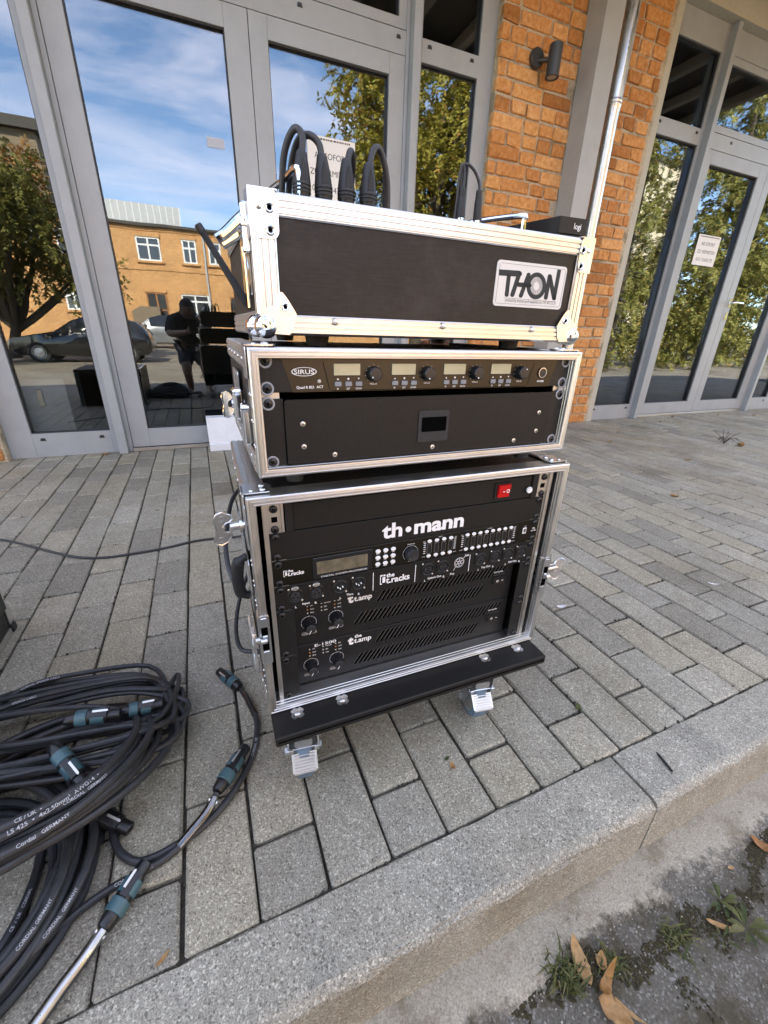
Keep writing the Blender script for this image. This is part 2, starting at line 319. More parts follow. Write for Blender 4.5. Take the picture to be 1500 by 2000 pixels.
class MB:
    def __init__(self): self.v = []; self.f = []; self.mi = []; self.cur = 0
    def add(self, vs, fs, T=None):
        b = len(self.v)
        self.v += [tuple(T @ Vector(p)) for p in vs] if T is not None else [tuple(p) for p in vs]
        self.f += [tuple(b + i for i in q) for q in fs]; self.mi += [self.cur] * len(fs); return self
    def box(self, x0, x1, y0, y1, z0, z1, c=0.0, T=None):
        if c <= 0:
            vs = [(x, y, z) for x in (x0, x1) for y in (y0, y1) for z in (z0, z1)]
            return self.add(vs, [(0, 1, 3, 2), (4, 6, 7, 5), (0, 4, 5, 1), (2, 3, 7, 6), (0, 2, 6, 4), (1, 5, 7, 3)], T)
        X, Y, Z = (x0, x1), (y0, y1), (z0, z1); vs = []; idx = {}
        for i in (0, 1):
            for j in (0, 1):
                for k in (0, 1):
                    p = (X[i], Y[j], Z[k]); d = (c if i == 0 else -c, c if j == 0 else -c, c if k == 0 else -c)
                    for a in range(3):          # vertex on face normal to axis a
                        q = [p[b] + (0 if b == a else d[b]) for b in range(3)]; idx[i, j, k, a] = len(vs); vs.append(tuple(q))
        fs = []
        for a in range(3):
            for s in (0, 1):
                def key(u, w_):
                    t = [0, 0, 0]; t[a] = s; t[(a + 1) % 3] = u; t[(a + 2) % 3] = w_; return (*t, a)
                q = [idx[key(0, 0)], idx[key(1, 0)], idx[key(1, 1)], idx[key(0, 1)]]
                fs.append(tuple(q if s else q[::-1]))
        for a in range(3):                      # edges parallel to axis a
            b, c2 = (a + 1) % 3, (a + 2) % 3
            for s in (0, 1):
                for t_ in (0, 1):
                    def kk(e, face):
                        t = [0, 0, 0]; t[a] = e; t[b] = s; t[c2] = t_; return (*t, face)
                    q = [idx[kk(0, b)], idx[kk(1, b)], idx[kk(1, c2)], idx[kk(0, c2)]]
                    fs.append(tuple(q if s == t_ else q[::-1]))
        for i in (0, 1):
            for j in (0, 1):
                for k in (0, 1):
                    q = [idx[i, j, k, 0], idx[i, j, k, 1], idx[i, j, k, 2]]
                    fs.append(tuple(q if (i + j + k) % 2 else q[::-1]))
        return self.add(vs, fs, T)
    def cyl(self, p0, p1, r0, r1=None, n=16, cap=True):
        return self.lathe([(r0, 0.0), (r0 if r1 is None else r1, (Vector(p1) - Vector(p0)).length)], p0, Vector(p1) - Vector(p0), n, cap)
    def lathe(self, prof, o, axis, n=16, cap=True, ref=None, phase=0.0):
        a = Vector(axis).normalized(); o = Vector(o)
        u = Vector(ref) if ref else (Vector((0, 0, 1)) if abs(a.z) < 0.9 else Vector((1, 0, 0)))
        u = (u - a * u.dot(a)).normalized(); w_ = a.cross(u)
        vs, fs = [], []
        for r, h in prof:
            for i in range(n):
                t = 2 * math.pi * i / n + phase; vs.append(o + a * h + (u * math.cos(t) + w_ * math.sin(t)) * r)
        for k in range(len(prof) - 1):
            for i in range(n):
                j = (i + 1) % n; fs.append((k * n + i, k * n + j, (k + 1) * n + j, (k + 1) * n + i))
        if cap:
            fs.append(tuple(range(n))[::-1]); fs.append(tuple((len(prof) - 1) * n + i for i in range(n)))
        return self.add(vs, fs)
    def sphere(self, c, r, nu=12, nv=8, sc=(1, 1, 1)):
        vs, fs = [], []
        for j in range(1, nv):
            t = math.pi * j / nv
            for i in range(nu):
                p = 2 * math.pi * i / nu
                vs.append((c[0] + sc[0] * r * math.sin(t) * math.cos(p), c[1] + sc[1] * r * math.sin(t) * math.sin(p), c[2] + sc[2] * r * math.cos(t)))
        a = len(vs); vs.append((c[0], c[1], c[2] + r * sc[2])); vs.append((c[0], c[1], c[2] - r * sc[2]))
        for j in range(nv - 2):
            for i in range(nu):
                k = (i + 1) % nu; fs.append((j * nu + i, (j + 1) * nu + i, (j + 1) * nu + k, j * nu + k))
        for i in range(nu):
            k = (i + 1) % nu; fs.append((a, i, k)); fs.append((a + 1, (nv - 2) * nu + k, (nv - 2) * nu + i))
        return self.add(vs, fs)
    def tube(self, pts, r, n=8, closed=False, cap=True):
        P = [Vector(p) for p in pts]; m = len(P); rr = r if hasattr(r, '__len__') else [r] * m
        vs, fs = [], []; fr = frames(P, closed)
        for i in range(m):
            t, u, w_ = fr[i]
            for k in range(n):
                a = 2 * math.pi * k / n; vs.append(P[i] + (u * math.cos(a) + w_ * math.sin(a)) * rr[i])
        for i in range(m if closed else m - 1):
            i2 = (i + 1) % m
            for k in range(n):
                k2 = (k + 1) % n; fs.append((i * n + k, i * n + k2, i2 * n + k2, i2 * n + k))
        if cap and not closed:
            fs.append(tuple(range(n))[::-1]); fs.append(tuple((m - 1) * n + k for k in range(n)))
        return self.add(vs, fs)
    def prism(self, poly, o, ux, uy, ext):
        o, ux, uy, ext = Vector(o), Vector(ux), Vector(uy), Vector(ext); n = len(poly)
        A = [o + ux * a + uy * b for a, b in poly]; B = [p + ext for p in A]
        fs = [tuple(range(n)), tuple(range(2 * n - 1, n - 1, -1))] + [((i + 1) % n, i, n + i, n + (i + 1) % n) for i in range(n)]
        nrm = ux.cross(uy)
        area = sum(poly[i][0] * poly[(i + 1) % n][1] - poly[(i + 1) % n][0] * poly[i][1] for i in range(n))
        if (nrm.dot(ext) > 0) == (area > 0): fs = [q[::-1] for q in fs]
        return self.add(A + B, fs)
    def poly(self, pts): return self.add(pts, [tuple(range(len(pts)))])
    def text(self, s, u, v, size, d, align='C', bold=0.0, sx=1.0, shear=0.0, fit=None):
        vs, fs, x0, x1 = txt_mesh(s, bold)
        if fit: sx = fit / ((x1 - x0) * size)
        off = {'C': (x0 + x1) / 2, 'L': x0, 'R': x1}[align]
        return self.add([(u + ((x - off) * sx + shear * y) * size, d, v + y * size) for x, y, z in vs], fs)
    def ring(self, W, H, prof, d0=0.0, u0=0.0, v0=0.0):
        """mitred frame in the front plane: prof = [(inset, depth)...] swept round a W x H rectangle"""
        vs, fs = [], []; n = len(prof)
        for cx, cz, sx, sz in ((0, 0, 1, 1), (W, 0, -1, 1), (W, H, -1, -1), (0, H, 1, -1)):
            for a, d in prof: vs.append((u0 + cx + sx * a, d0 + d, v0 + cz + sz * a))
        for k in range(4):
            k2 = (k + 1) % 4
            for i in range(n - 1): fs.append((k * n + i, k2 * n + i, k2 * n + i + 1, k * n + i + 1))
        return self.add(vs, fs)
    def build(self, name, mat, parent=None, off=(0, 0, 0), angle=35, smooth=True):
        me = bpy.data.meshes.new(name); o = Vector(off)
        me.from_pydata([tuple(Vector(p) - o) for p in self.v] if o.length else self.v, [], self.f)
        mats = mat if isinstance(mat, (list, tuple)) else [mat]
        for m_ in mats: me.materials.append(M[m_])
        if len(mats) > 1: me.polygons.foreach_set('material_index', self.mi)
        if smooth and len(me.polygons):
            me.polygons.foreach_set('use_smooth', [True] * len(me.polygons))
            me.set_sharp_from_angle(angle=R(angle))
        me.validate(); me.update()
        return link(name, me, parent)

def link(name, me, parent=None, loc=None, rot=None):
    o = bpy.data.objects.new(name, me); COL.objects.link(o)
    if parent is not None: o.parent = parent
    if loc is not None: o.location = loc
    if rot is not None: o.rotation_euler = rot
    return o
def tag(o, label=None, cat=None, group=None, kind=None):
    if label: o['label'] = label
    if cat: o['category'] = cat
    if group: o['group'] = group
    if kind: o['kind'] = kind
    return o
def thing(name, label, cat, loc=(0, 0, 0), rotz=0.0, group=None):
    o = bpy.data.objects.new(name, None); o.empty_display_size = 0.05; COL.objects.link(o); o.location = loc; o.rotation_euler = (0, 0, rotz)
    return tag(o, label, cat, group)
def frames(P, closed=False):
    m = len(P); out = []; u = None
    for i in range(m):
        a = P[(i - 1) % m] if (closed or i > 0) else P[i]; b = P[(i + 1) % m] if (closed or i < m - 1) else P[i]
        t = (b - a).normalized() if (b - a).length > 1e-9 else Vector((0, 0, 1))
        if u is None: u = Vector((0, 0, 1)) if abs(t.z) < 0.9 else Vector((1, 0, 0))
        u = (u - t * u.dot(t))
        u = u.normalized() if u.length > 1e-6 else t.orthogonal().normalized()
        out.append((t, u, t.cross(u)))
    return out
def spline(P, sub=8, closed=False):
    P = [Vector(p) for p in P]; n = len(P); out = []
    for i in range(n if closed else n - 1):
        p0 = P[(i - 1) % n] if (closed or i > 0) else P[i] * 2 - P[i + 1]
        p1, p2 = P[i], P[(i + 1) % n]
        p3 = P[(i + 2) % n] if (closed or i < n - 2) else P[i + 1] * 2 - P[i]
        for k in range(sub):
            t = k / sub
            out.append(0.5 * ((2 * p1) + (p2 - p0) * t + (2 * p0 - 5 * p1 + 4 * p2 - p3) * t * t + (3 * p1 - p0 - 3 * p2 + p3) * t ** 3))
    if not closed: out.append(P[-1])
    return out
def rrect(x0, x1, y0, y1, r, n=4):
    out = []
    for cx, cy, a0 in ((x1 - r, y1 - r, 0), (x0 + r, y1 - r, 90), (x0 + r, y0 + r, 180), (x1 - r, y0 + r, 270)):
        for i in range(n + 1):
            a = R(a0 + 90 * i / n); out.append((cx + r * math.cos(a), cy + r * math.sin(a)))
    return out
def circ(cx, cy, r, n=16, a0=0, a1=360):
    full = abs(a1 - a0) >= 360
    return [(cx + r * math.cos(R(a0 + (a1 - a0) * i / (n if full else n - 1))), cy + r * math.sin(R(a0 + (a1 - a0) * i / (n if full else n - 1)))) for i in range(n)]
# ------------------------------------------------------------------ ground
def road_z(y): return -0.145 - 0.255 * min(1.0, max(0.0, (-2.79 - y) / 6.2))
mb = MB(); ys = [-2.77, -2.79, -2.95, -3.2, -4, -5, -6, -7, -8, -9, -12, -20, -40, -120]; xs = [-120, -40, -15, -6, -3, -1, 0, 1, 2, 4, 8, 15, 40, 120]
nx = len(xs); mb.add([(x, y, road_z(y)) for y in ys for x in xs], [(j * nx + i, (j + 1) * nx + i, (j + 1) * nx + i + 1, j * nx + i + 1) for j in range(len(ys) - 1) for i in range(nx - 1)])
tag(mb.build('road', 'asphalt'), 'worn dark asphalt yard with pale gravelly middle', 'road', kind='structure')

mb = MB(); mb.box(-7.5, 12, -2.70, 0.4, -0.10, -0.010)
paving = tag(mb.build('pavement', 'soil'), 'grey concrete block paving before the glass doors', 'pavement', kind='structure')
rg = random.Random(3)
def paver_mesh(length, seed):
    r = random.Random(seed); m_ = MB(); a, b = 0.0972 - r.uniform(0, .0012), length - 0.0030 - r.uniform(0, .0016)
    zt = r.uniform(-0.0008, 0.0008); c = r.uniform(0.0030, 0.0042)
    m_.box(0.0014, a, 0.0015, b, -0.055, zt, c)
    m_.v = [(x + r.uniform(-.0009, .0009), y + r.uniform(-.0010, .0010), z + (r.uniform(-.0004, .0004) if z > -.02 else 0)) for x, y, z in m_.v]
    me = bpy.data.meshes.new('paver'); me.from_pydata(m_.v, [], m_.f); me.materials.append(M['paver']); return me
PM = {(L, i): paver_mesh(L, i * 10 + int(L * 100)) for L in (0.2, 0.1, 0.08, 0.18) for i in range(6)}
slots = []
X0 = -0.1375
for k in range(-62, 112):
    x = X0 + k * 0.1
    y = -2.682; first = True
    odd = (k % 2 == 0)                        # whole block first in even columns
    while y < 0.15:
        L = 0.1 if (first and not odd) else 0.2
        first = False
        slots.append((x, y, L)); y += L
def area(s):
    q = [px((s[0] + a, s[1] + b, 0)) for a, b in ((0, 0), (.1, 0), (.1, s[2]), (0, s[2]))]
    if any(p is None for p in q): return 0
    cx = sum(p[0] for p in q) / 4; cy = sum(p[1] for p in q) / 4
    if not (-60 < cx < 1560 and -60 < cy < 2060): return 0
    return abs(sum(q[i][0] * q[(i + 1) % 4][1] - q[(i + 1) % 4][0] * q[i][1] for i in range(4))) / 2
slots.sort(key=area, reverse=True)
rest = MB()
for i, (x, y, L) in enumerate(slots):
    me = PM[(L, rg.randrange(6))]; dz = rg.gauss(0, 0.0009); tx, ty = rg.gauss(0, 0.004), rg.gauss(0, 0.004)
    if i < 300:
        link('paver', me, paving, (x + rg.gauss(0, .0006), y + rg.gauss(0, .0008), dz), (tx, ty, rg.gauss(0, 0.003)))
    else:
        rest.add([(v.co.x + x, v.co.y + y, v.co.z + dz) for v in me.vertices], [tuple(p.vertices) for p in me.polygons])
tag(rest.build('far_pavers', 'paver', paving, smooth=False), kind='stuff')
# moss and dirt crumbs in the joints
mb = MB(); rj = random.Random(9)
for i in range(1500):
    if rj.random() < 0.5: x = X0 + rj.randrange(-8, 26) * 0.1 - 0.0005; y = rj.uniform(-2.68, -0.2)
    else:
        s = slots[rj.randrange(280)]; x = s[0] + rj.uniform(0, .1); y = s[1]
    r = rj.uniform(.0012, .0032); mb.sphere((x + rj.gauss(0, .0012), y + rj.gauss(0, .0012), -0.005 + rj.uniform(0, .004)), r, 5, 4)
tag(mb.build('joint_moss', 'soil', paving), kind='stuff')

kerb = None
mb = MB(); mb.box(-8, 12, -2.76, -2.70, -0.30, -0.06); kerb = tag(mb.build('kerb', 'kerb'), 'pale concrete kerb along the pavement edge', 'kerb', kind='structure')
prof = [(-2.6835, -0.22), (-2.6835, -0.004), (-2.6865, -0.0005)] + [(-2.768 - 0.0175 * math.sin(R(a)), -0.0170 + 0.0170 * math.cos(R(a))) for a in range(0, 91, 10)] + [(-2.7865, -0.22)]
for k in range(-8, 12):
    x0 = 0.6360 + k; L = 0.9935; m_ = MB(); n = 40; vs = []; fs = []; rk = random.Random(k + 50); np_ = len(prof)
    for i in range(n + 1):
        xx = L * i / n; e = 0.0045 if i in (0, n) else 0
        for j, (y, z) in enumerate(prof):
            jx = 0.0010
            cy = -2.735; vs.append((xx, y + (cy - y) * e * 6 * (j > 0) + rk.gauss(0, jx * (0 < j < np_ - 1)), z - e * (j > 1) + rk.gauss(0, jx * .6 * (1 < j < np_ - 1))))
    fs = [(i * np_ + j, (i + 1) * np_ + j, (i + 1) * np_ + j + 1, i * np_ + j + 1) for i in range(n) for j in range(np_ - 1)]
    fs += [tuple(range(np_)), tuple(n * np_ + j for j in range(np_))[::-1]]
    m_.add(vs, fs); o = m_.build('kerb_stone', 'kerb', kerb); o.location.x = x0
# concrete haunch wedge against the kerb foot
import mathutils.noise as mn
mb = MB(); top = []; n = 700
for i in range(n + 1):
    x = -1.5 + 5.0 * i / n; wd = 0.075 + 0.02 * mn.noise((x * 3, .3, 0))
    for t, z in ((-0.02, .0085), (0.2, .0065), (0.45, .0042), (0.7, .0022), (1.0, 0.0006), (1.05, -0.003)):
        top.append((x, -2.780 - wd * t, road_z(-2.79) + z + 0.0010 * mn.noise((x * 45, t * 9, 2)) * (t < .9)))
mb.add(top, [(i * 6 + j, i * 6 + j + 1, (i + 1) * 6 + j + 1, (i + 1) * 6 + j) for i in range(n) for j in range(5)])
tag(mb.build('kerb_haunch', 'asphalt', angle=180), 'pale worn concrete fillet along the kerb foot', 'road', kind='structure')
rm = random.Random(12); mb = MB(); cnt = 0
while cnt < 7500:
    x = rm.uniform(.1, 1.35); y = -2.80 - abs(rm.gauss(0, .085))
    crack = max(0, 1 - abs(y - (-2.872 + .030 * math.sin(x * 7) + .012 * math.sin(x * 23))) / .028) + max(0, 1 - math.hypot((x - .545) / .035, (y + 2.95) / .06)) + max(0, 1 - math.hypot((x - .40) / .09, (y + 2.868) / .026)) + max(0, 1 - math.hypot((x - .70) / .07, (y + 2.845) / .02)) + max(0, 1 - math.hypot((x - .66) / .06, (y + 2.92) / .03))
    if crack * .75 + .55 * mn.noise((x * 26, y * 26, 0)) + .3 * mn.noise((x * 90, y * 90, 5)) < .42: continue
    r = rm.uniform(.0007, .0021); cnt += 1
    mb.sphere((x, y, road_z(y) + r * .3), r, 6, 4, (rm.uniform(.8, 1.6), rm.uniform(.8, 1.6), .75))
tag(mb.build('moss_patches', 'moss', angle=180), 'dark olive moss and dirt in the asphalt cracks', 'moss', kind='stuff')
mb = MB(); rp = random.Random(5)
for i in range(900):
    x = rp.uniform(-.1, 1.5); y = -2.80 - abs(rp.gauss(0, .07)); r = rp.uniform(.0008, .0024)
    mb.sphere((x, y, road_z(y) + r * .6 + (.004 if y > -2.82 else 0)), r, 5, 4, (1, rp.uniform(.6, 1), .7))
tag(mb.build('grit', 'haunch'), 'loose grit scattered on the asphalt beside the kerb', 'grit', kind='stuff')

# ------------------------------------------------------------------ facade: piers, column, lintel, canopy
BRICKS = {}
for L, kind in ((0.117, 'h'), (0.242, 's'), (0.06, 'q')):
    for i in range(7):
        r = random.Random(i * 7 + int(L * 1000)); m_ = MB(); c = 0.006
        m_.box(-L / 2, L / 2, -0.011, 0.03, -0.0355, 0.0355, c)
        m_.v = [(x + r.gauss(0, .0026), y + r.gauss(0, .0014), z + r.gauss(0, .0024)) for x, y, z in m_.v]
        me = bpy.data.meshes.new('brick'); me.from_pydata(m_.v, [], m_.f); me.materials.append(M['brick'])
        me.polygons.foreach_set('use_smooth', [True] * len(me.polygons)); me.set_sharp_from_angle(angle=R(40)); BRICKS[kind, i] = me
def pier(label, x0, x1, z1, gaps=(), seed=1, loc_y=-0.052):
    t = thing('brick_pier', label, 'pier', ((x0 + x1) / 2, loc_y, 0)); off = t.location
    m_ = MB(); m_.box(x0 + .004, x1 - .004, loc_y, 0.12, -0.05, z1); m_.build('mortar', 'mortar', t, off)
    r = random.Random(seed); n = int(z1 / 0.0835)
    for k in range(n):
        z = 0.043 + k * 0.0835; x = x0 + 0.002; first = True
        if k % 2: x -= 0.06
        while x < x1 - 0.03:
            kd = r.choices('hs', (0.62, 0.38))[0] if k % 3 else r.choices('hs', (0.45, 0.55))[0]
            L = {'h': .117, 's': .242}[kd]
            if x + L > x1 + 0.004:
                kd, L = ('h', .117) if x + .117 <= x1 + .01 else ('q', .06)
                if x + L > x1 + .01: break
            xa = x
            if x < x0:
                xa = x0; 
                if kd == 'h': kd, L2 = 'q', .06; xa = x0 + .002; x = xa - (L - .06); L = L
                else: kd = 'h'; xa = x0 + .002; x = xa; L = .117
            LL = {'h': .117, 's': .242, 'q': .06}[kd]
            if not any(a < xa + LL / 2 < b for a, b in gaps):
                link('brick', BRICKS[kd, r.randrange(7)], t, (xa + LL / 2 - off[0] + r.gauss(0, .0015), r.gauss(0, .0014), z + r.gauss(0, .0018)), (r.gauss(0, .006), r.gauss(0, .012), r.gauss(0, .008)))
            x = xa + LL + 0.0115 + r.uniform(-.002, .003)
    return t
pier('orange brick pier carrying the wall lamp between the glass fronts', 1.957, 3.405, 2.967, ((2.60, 2.745),), 4)
pier('orange brick wall end beside the outer glass panel', -1.95, -1.100, 2.967, (), 8)
m_ = MB(); m_.box(3.402, 3.47, -0.045, 0.01, 0, 2.967); tag(m_.build('render_strip', 'lintel'), 'pale render strip between brick pier and far glass front', 'render')

t = thing('steel_column', 'grey painted steel column standing against the brick pier', 'column', (2.672, -0.14, 0))
m_ = MB(); m_.box(2.595, 2.749, -0.222, -0.213, -0.02, 3.065, .0012); m_.build('front_flange', 'steel_paint', t, t.location)
m_ = MB(); m_.box(2.597, 2.747, -0.213, -0.060, -0.02, 3.065); m_.build('web', 'steel_paint', t, t.location)
t = thing('drain_pipe', 'galvanised downpipe running beside the steel column', 'pipe', (2.90, -0.125, 0))
m_ = MB(); m_.cyl((2.90, -.125, 2.245), (2.90, -.125, 3.065), .051, n=28); m_.build('upper_pipe', 'galv', t, t.location)
m_ = MB(); m_.lathe([(.047, 0), (.047, 2.20), (.049, 2.215), (.0505, 2.225), (.0505, 2.24), (.053, 2.244), (.053, 2.25), (.0515, 2.253), (.0515, 2.26), (.053, 2.263), (.053, 2.27), (.051, 2.275), (.051, 2.28)], (2.90, -.125, 0), (0, 0, 1), 28); m_.build('lower_pipe', 'galv', t, t.location)

t = thing('wall_lamp', 'small anthracite tubular spotlight on the brick pier', 'lamp', (2.255, -0.066, 2.375))
m_ = MB(); m_.lathe([(.050, 0), (.050, .022), (.046, .026)], (2.232, -.062, 2.382), (0, -1, 0), 24); m_.build('wall_plate', 'darklamp', t, t.location)
m_ = MB(); m_.cyl((2.245, -.085, 2.37), (2.285, -.150, 2.355), .013, n=12); m_.build('arm', 'darklamp', t, t.location)
a, b = Vector((2.301, -.165, 2.424)), Vector((2.299, -.165, 2.266))
m_ = MB(); m_.lathe([(.038, 0), (.041, .003), (.041, (b - a).length - .012), (.0425, (b - a).length - .010), (.0425, (b - a).length), (.033, (b - a).length), (.031, (b - a).length - .006)], a, b - a, 26); sp = m_.build('tube', 'darklamp', t, t.location)
m_ = MB(); m_.cyl(b - (b - a).normalized() * .008, b - (b - a).normalized() * .0045, .031, n=20); m_.build('lens', 'lens', sp, t.location)

m_ = MB(); m_.box(-7.5, 12, -0.076, 0.14, 2.968, 3.58)
tag(m_.build('lintel', 'lintel'), 'beige rendered lintel above the glass fronts', 'lintel')
t = thing('canopy', 'brown timber canopy with pale rafters over the entrance', 'canopy', (0, -1, 3.07))
m_ = MB(); m_.box(-5.5, 5.85, -1.47, -.077, 3.15, 3.23); m_.build('deck', 'deck', t, t.location)
for k in range(22):
    x = -5.3 + k * 0.52; m_ = MB(); m_.box(x - .035, x + .035, -1.46, -.08, 3.072, 3.149); m_.build('rafter', 'rafter', t, t.location)
m_ = MB(); m_.box(-5.5, 5.85, -1.50, -1.471, 3.06, 3.25); m_.build('fascia', 'deck', t, t.location)

# ------------------------------------------------------------------ the glazed fronts
def rail(mb_, x0, x1, z0, z1, y0=0.0, y1=0.075, c=0.0015): mb_.box(x0, x1, y0, y1, z0, z1, c)
def front(label, ox, pane_l, far=False):
    t = thing('glazed_entrance', label, 'glass doors', (ox + .4355, 0, 0), 0); off = t.location
    B = lambda m_, n, mt, p=None: m_.build(n, mt, p or t, off)
    sides = [(pane_l, -.5797), (2 * .4355 + .5797, 2 * .4355 + .978)]
    outer = [(pane_l - .124 if not far else pane_l - .02, -.548), (1.419, 1.995)]
    for (g0, g1), (o0, o1), lab in zip(sides, outer, 'LR'):
        g0, g1, o0, o1 = g0 + ox, g1 + ox, o0 + ox, o1 + ox
        m_ = MB(); rail(m_, o0, g0, 0, 2.967); rail(m_, g1, o1, 0, 2.967)
        rail(m_, g0, g1, 0, .1405, .0006); rail(m_, g0, g1, 2.2393, 2.3456, .0006); rail(m_, g0, g1, 2.805, 2.967, .0006)
        f = B(m_, 'side_window_frame', 'frame')
        for z0, z1 in ((.1405, 2.2393), (2.3456, 2.805)):
            m_ = MB(); m_.ring(g1 - g0, z1 - z0, [(0, .012), (.005, .013), (.007, .03)], 0, g0, z0); B(m_, 'gasket', 'gasket', f)
            m_ = MB(); m_.box(g0 + .003, g1 - .003, .030, .036, z0 + .003, z1 - .003); B(m_, 'pane', 'glass', f)
        for xx, zz in ((g0 + .05, .106), (g1 - .05, .106), (g0 + .05, 2.314), (g1 - .05, 2.314)):
            m_ = MB(); m_.prism([(-.014, -.008), (.014, -.008), (.010, .008), (-.010, .008)], (xx, .0004, zz), (1, 0, 0), (0, 0, 1), (0, -.004, 0)); B(m_, 'drain_cap', 'gasket', f)
    for c0, c1 in ((-.546, -.498), (1.369, 1.417)):
        m_ = MB(); m_.box(c0 + ox, c1 + ox, -.058, .07, 0, 2.966, .003); B(m_, 'mullion', 'frame')
        m_ = MB(); e0, e1 = (c1 + .0008, c1 + .024) if c0 < 0 else (c0 - .024, c0 - .0008); rail(m_, e0 + ox, e1 + ox, 0, 2.966, -.004, .07); B(m_, 'door_post', 'frame')
    a0, a1 = -.473 + ox, 1.344 + ox
    m_ = MB(); rail(m_, a0, a1, 2.2435, 2.350, -.001, .07); rail(m_, a0, a1, 2.818, 2.967, -.001, .07); B(m_, 'transom_bar', 'frame')
    m_ = MB(); m_.ring(a1 - a0, 2.815 - 2.3535, [(0, .06), (0, .001), (.0015, -.0005), (.046, -.0005), (.0475, .001), (.0475, .05)], 0, a0, 2.3535); f = B(m_, 'fanlight_frame', 'frame')
    m_ = MB(); m_.box(a0 + .046, a1 - .046, .030, .036, 2.40, 2.768); B(m_, 'pane', 'glass', f)
    m_ = MB(); m_.ring(a1 - a0 - .095, .3665, [(0, .012), (.005, .013), (.007, .03)], 0, a0 + .0475, 2.401); B(m_, 'gasket', 'gasket', f)
    for xx in (a0 + .30, .722 + ox, 1.295 + ox):
        m_ = MB(); m_.prism([(-.014, -.008), (.014, -.008), (.010, .008), (-.010, .008)], (xx, -.0012, 2.316), (1, 0, 0), (0, 0, 1), (0, -.004, 0)); B(m_, 'drain_cap', 'gasket')
    m_ = MB(); m_.box(a0, a1, -.012, .07, 0, .022, .002); B(m_, 'threshold', 'alu')
    for i, (l0, l1, g0, g1) in enumerate(((-.471, .4455, -.3715, .3265), (.4490, 1.3425, .5445, 1.2425))):
        l0, l1, g0, g1 = l0 + ox, l1 + ox, g0 + ox, g1 + ox; z0, z1 = .026, 2.2400
        m_ = MB(); rail(m_, l0, g0, z0, z1, -.003, .066); rail(m_, g1, l1, z0, z1, -.003, .066); rail(m_, g0, g1, z0, .140, -.0024, .066); rail(m_, g0, g1, 2.1447, z1, -.0024, .066)
        leaf = B(m_, 'door_leaf', 'frame')
        m_ = MB(); m_.ring(g1 - g0, 2.0047, [(0, .010), (.005, .011), (.007, .03)], 0, g0, .14); B(m_, 'gasket', 'gasket', leaf)
        m_ = MB(); m_.box(g0 + .003, g1 - .003, .030, .036, .143, 2.142); B(m_, 'pane', 'glass', leaf)
        if i == 1:
            hx = l0 + .055
            m_ = MB(); m_.prism(rrect(hx - .014, hx + .014, 1.085, 1.165, .013), (0, -.003, 0), (1, 0, 0), (0, 0, 1), (0, -.008, 0)); m_.prism(rrect(hx - .014, hx + .014, .965, 1.035, .013), (0, -.003, 0), (1, 0, 0), (0, 0, 1), (0, -.008, 0))
            m_.tube(spline([(hx, -.010, 1.125), (hx, -.045, 1.125), (hx + .010, -.055, 1.125), (hx + .06, -.056, 1.125), (hx + .135, -.054, 1.125)], 5), .0095, 10); B(m_, 'handle', 'chrome', leaf)
    return t
front('glass double doors nearest the flight cases, with side panels and fanlight', 0.0, -.978)
front('farther glass double doors beyond the brick pier', 4.6074, -1.125, True)
m_ = MB(); m_.box(6.62, 12, 0.0, .12, 0, 2.967); tag(m_.build('brick_wall', 'farbrick'), 'brick wall past the farther glass doors', 'wall')
m_ = MB(); m_.box(-7.5, -1.95, -.05, .12, -.05, 2.967); tag(m_.build('brick_wall', 'farbrick'), 'brick wall to the near side of the first glass doors', 'wall')

# notices taped inside the panes
def notice(label, x0, x1, z0, z1, lines, size, head=0.018):
    t = thing('paper_notice', label, 'notice', ((x0 + x1) / 2, .027, z0)); off = t.location
    m_ = MB(); m_.box(x0, x1, .0268, .0272, z0, z1); m_.build('sheet', 'paper', t, off)
    h = z1 - z0
    for k, s in enumerate(lines):
        m_ = MB(); m_.text(s, (x0 + x1) / 2, z0 + h * (0.66 - 0.26 * k), size, .0265, sx=0.95); m_.build('lettering', 'ink', t, off)
    m_ = MB(); q = random.Random(2); x = x0 + .03
    while x < x1 - .03:
        w_ = q.uniform(.004, .016); m_.box(x, x + w_, .0264, .0267, z1 - head, z1 - head + .008); x += w_ + q.uniform(.003, .007)
    tag(m_.build('torn_strip_marks', 'ink', t, off), kind='stuff'); return t
notice('white to-let notice on the glass behind the microphone plugs', .742, 1.040, 1.49, 1.802, ['AB SOFORT', 'ZU VERMIETEN', '0151 53435175'], .043)
notice('white to-let notice on the farther glass door', 4.401, 4.722, 1.42, 1.664, ['AB SOFORT', 'ZU VERMIETEN', '0151 53435175'], .040)
m_ = MB(); m_.box(.185, .275, .0268, .0272, 1.655, 1.70); tag(m_.build('glass_sticker', 'frost'), 'small pale sticker high on the glass door', 'sticker')

# ------------------------------------------------------------------ the building the fronts belong to
t = thing('hall_building', 'low hall with dark rooms behind the glass fronts', 'building', (2, 3, 0)); off = t.location
m_ = MB(); m_.box(-7.5, 12, .13, 7.0, -.06, -.004); m_.build('room_floor', 'intfloor', t, off)
m_ = MB(); m_.box(-7.5, 12, 5.0, 5.2, -.004, 2.965); m_.build('back_wall', 'interior', t, off)
m_ = MB(); m_.box(-7.5, -7.3, .13, 5.0, -.004, 2.965); m_.build('end_wall', 'interior', t, off)
m_ = MB(); m_.box(11.8, 12, .13, 5.0, -.004, 2.965); m_.build('end_wall', 'interior', t, off)
m_ = MB(); m_.box(2.6, 2.8, .15, 4.99, -.004, 2.965); m_.build('partition', 'interior', t, off)
m_ = MB(); m_.box(-7.5, 12, .15, 7.0, 2.97, 3.57); m_.build('ceiling', 'interior', t, off)
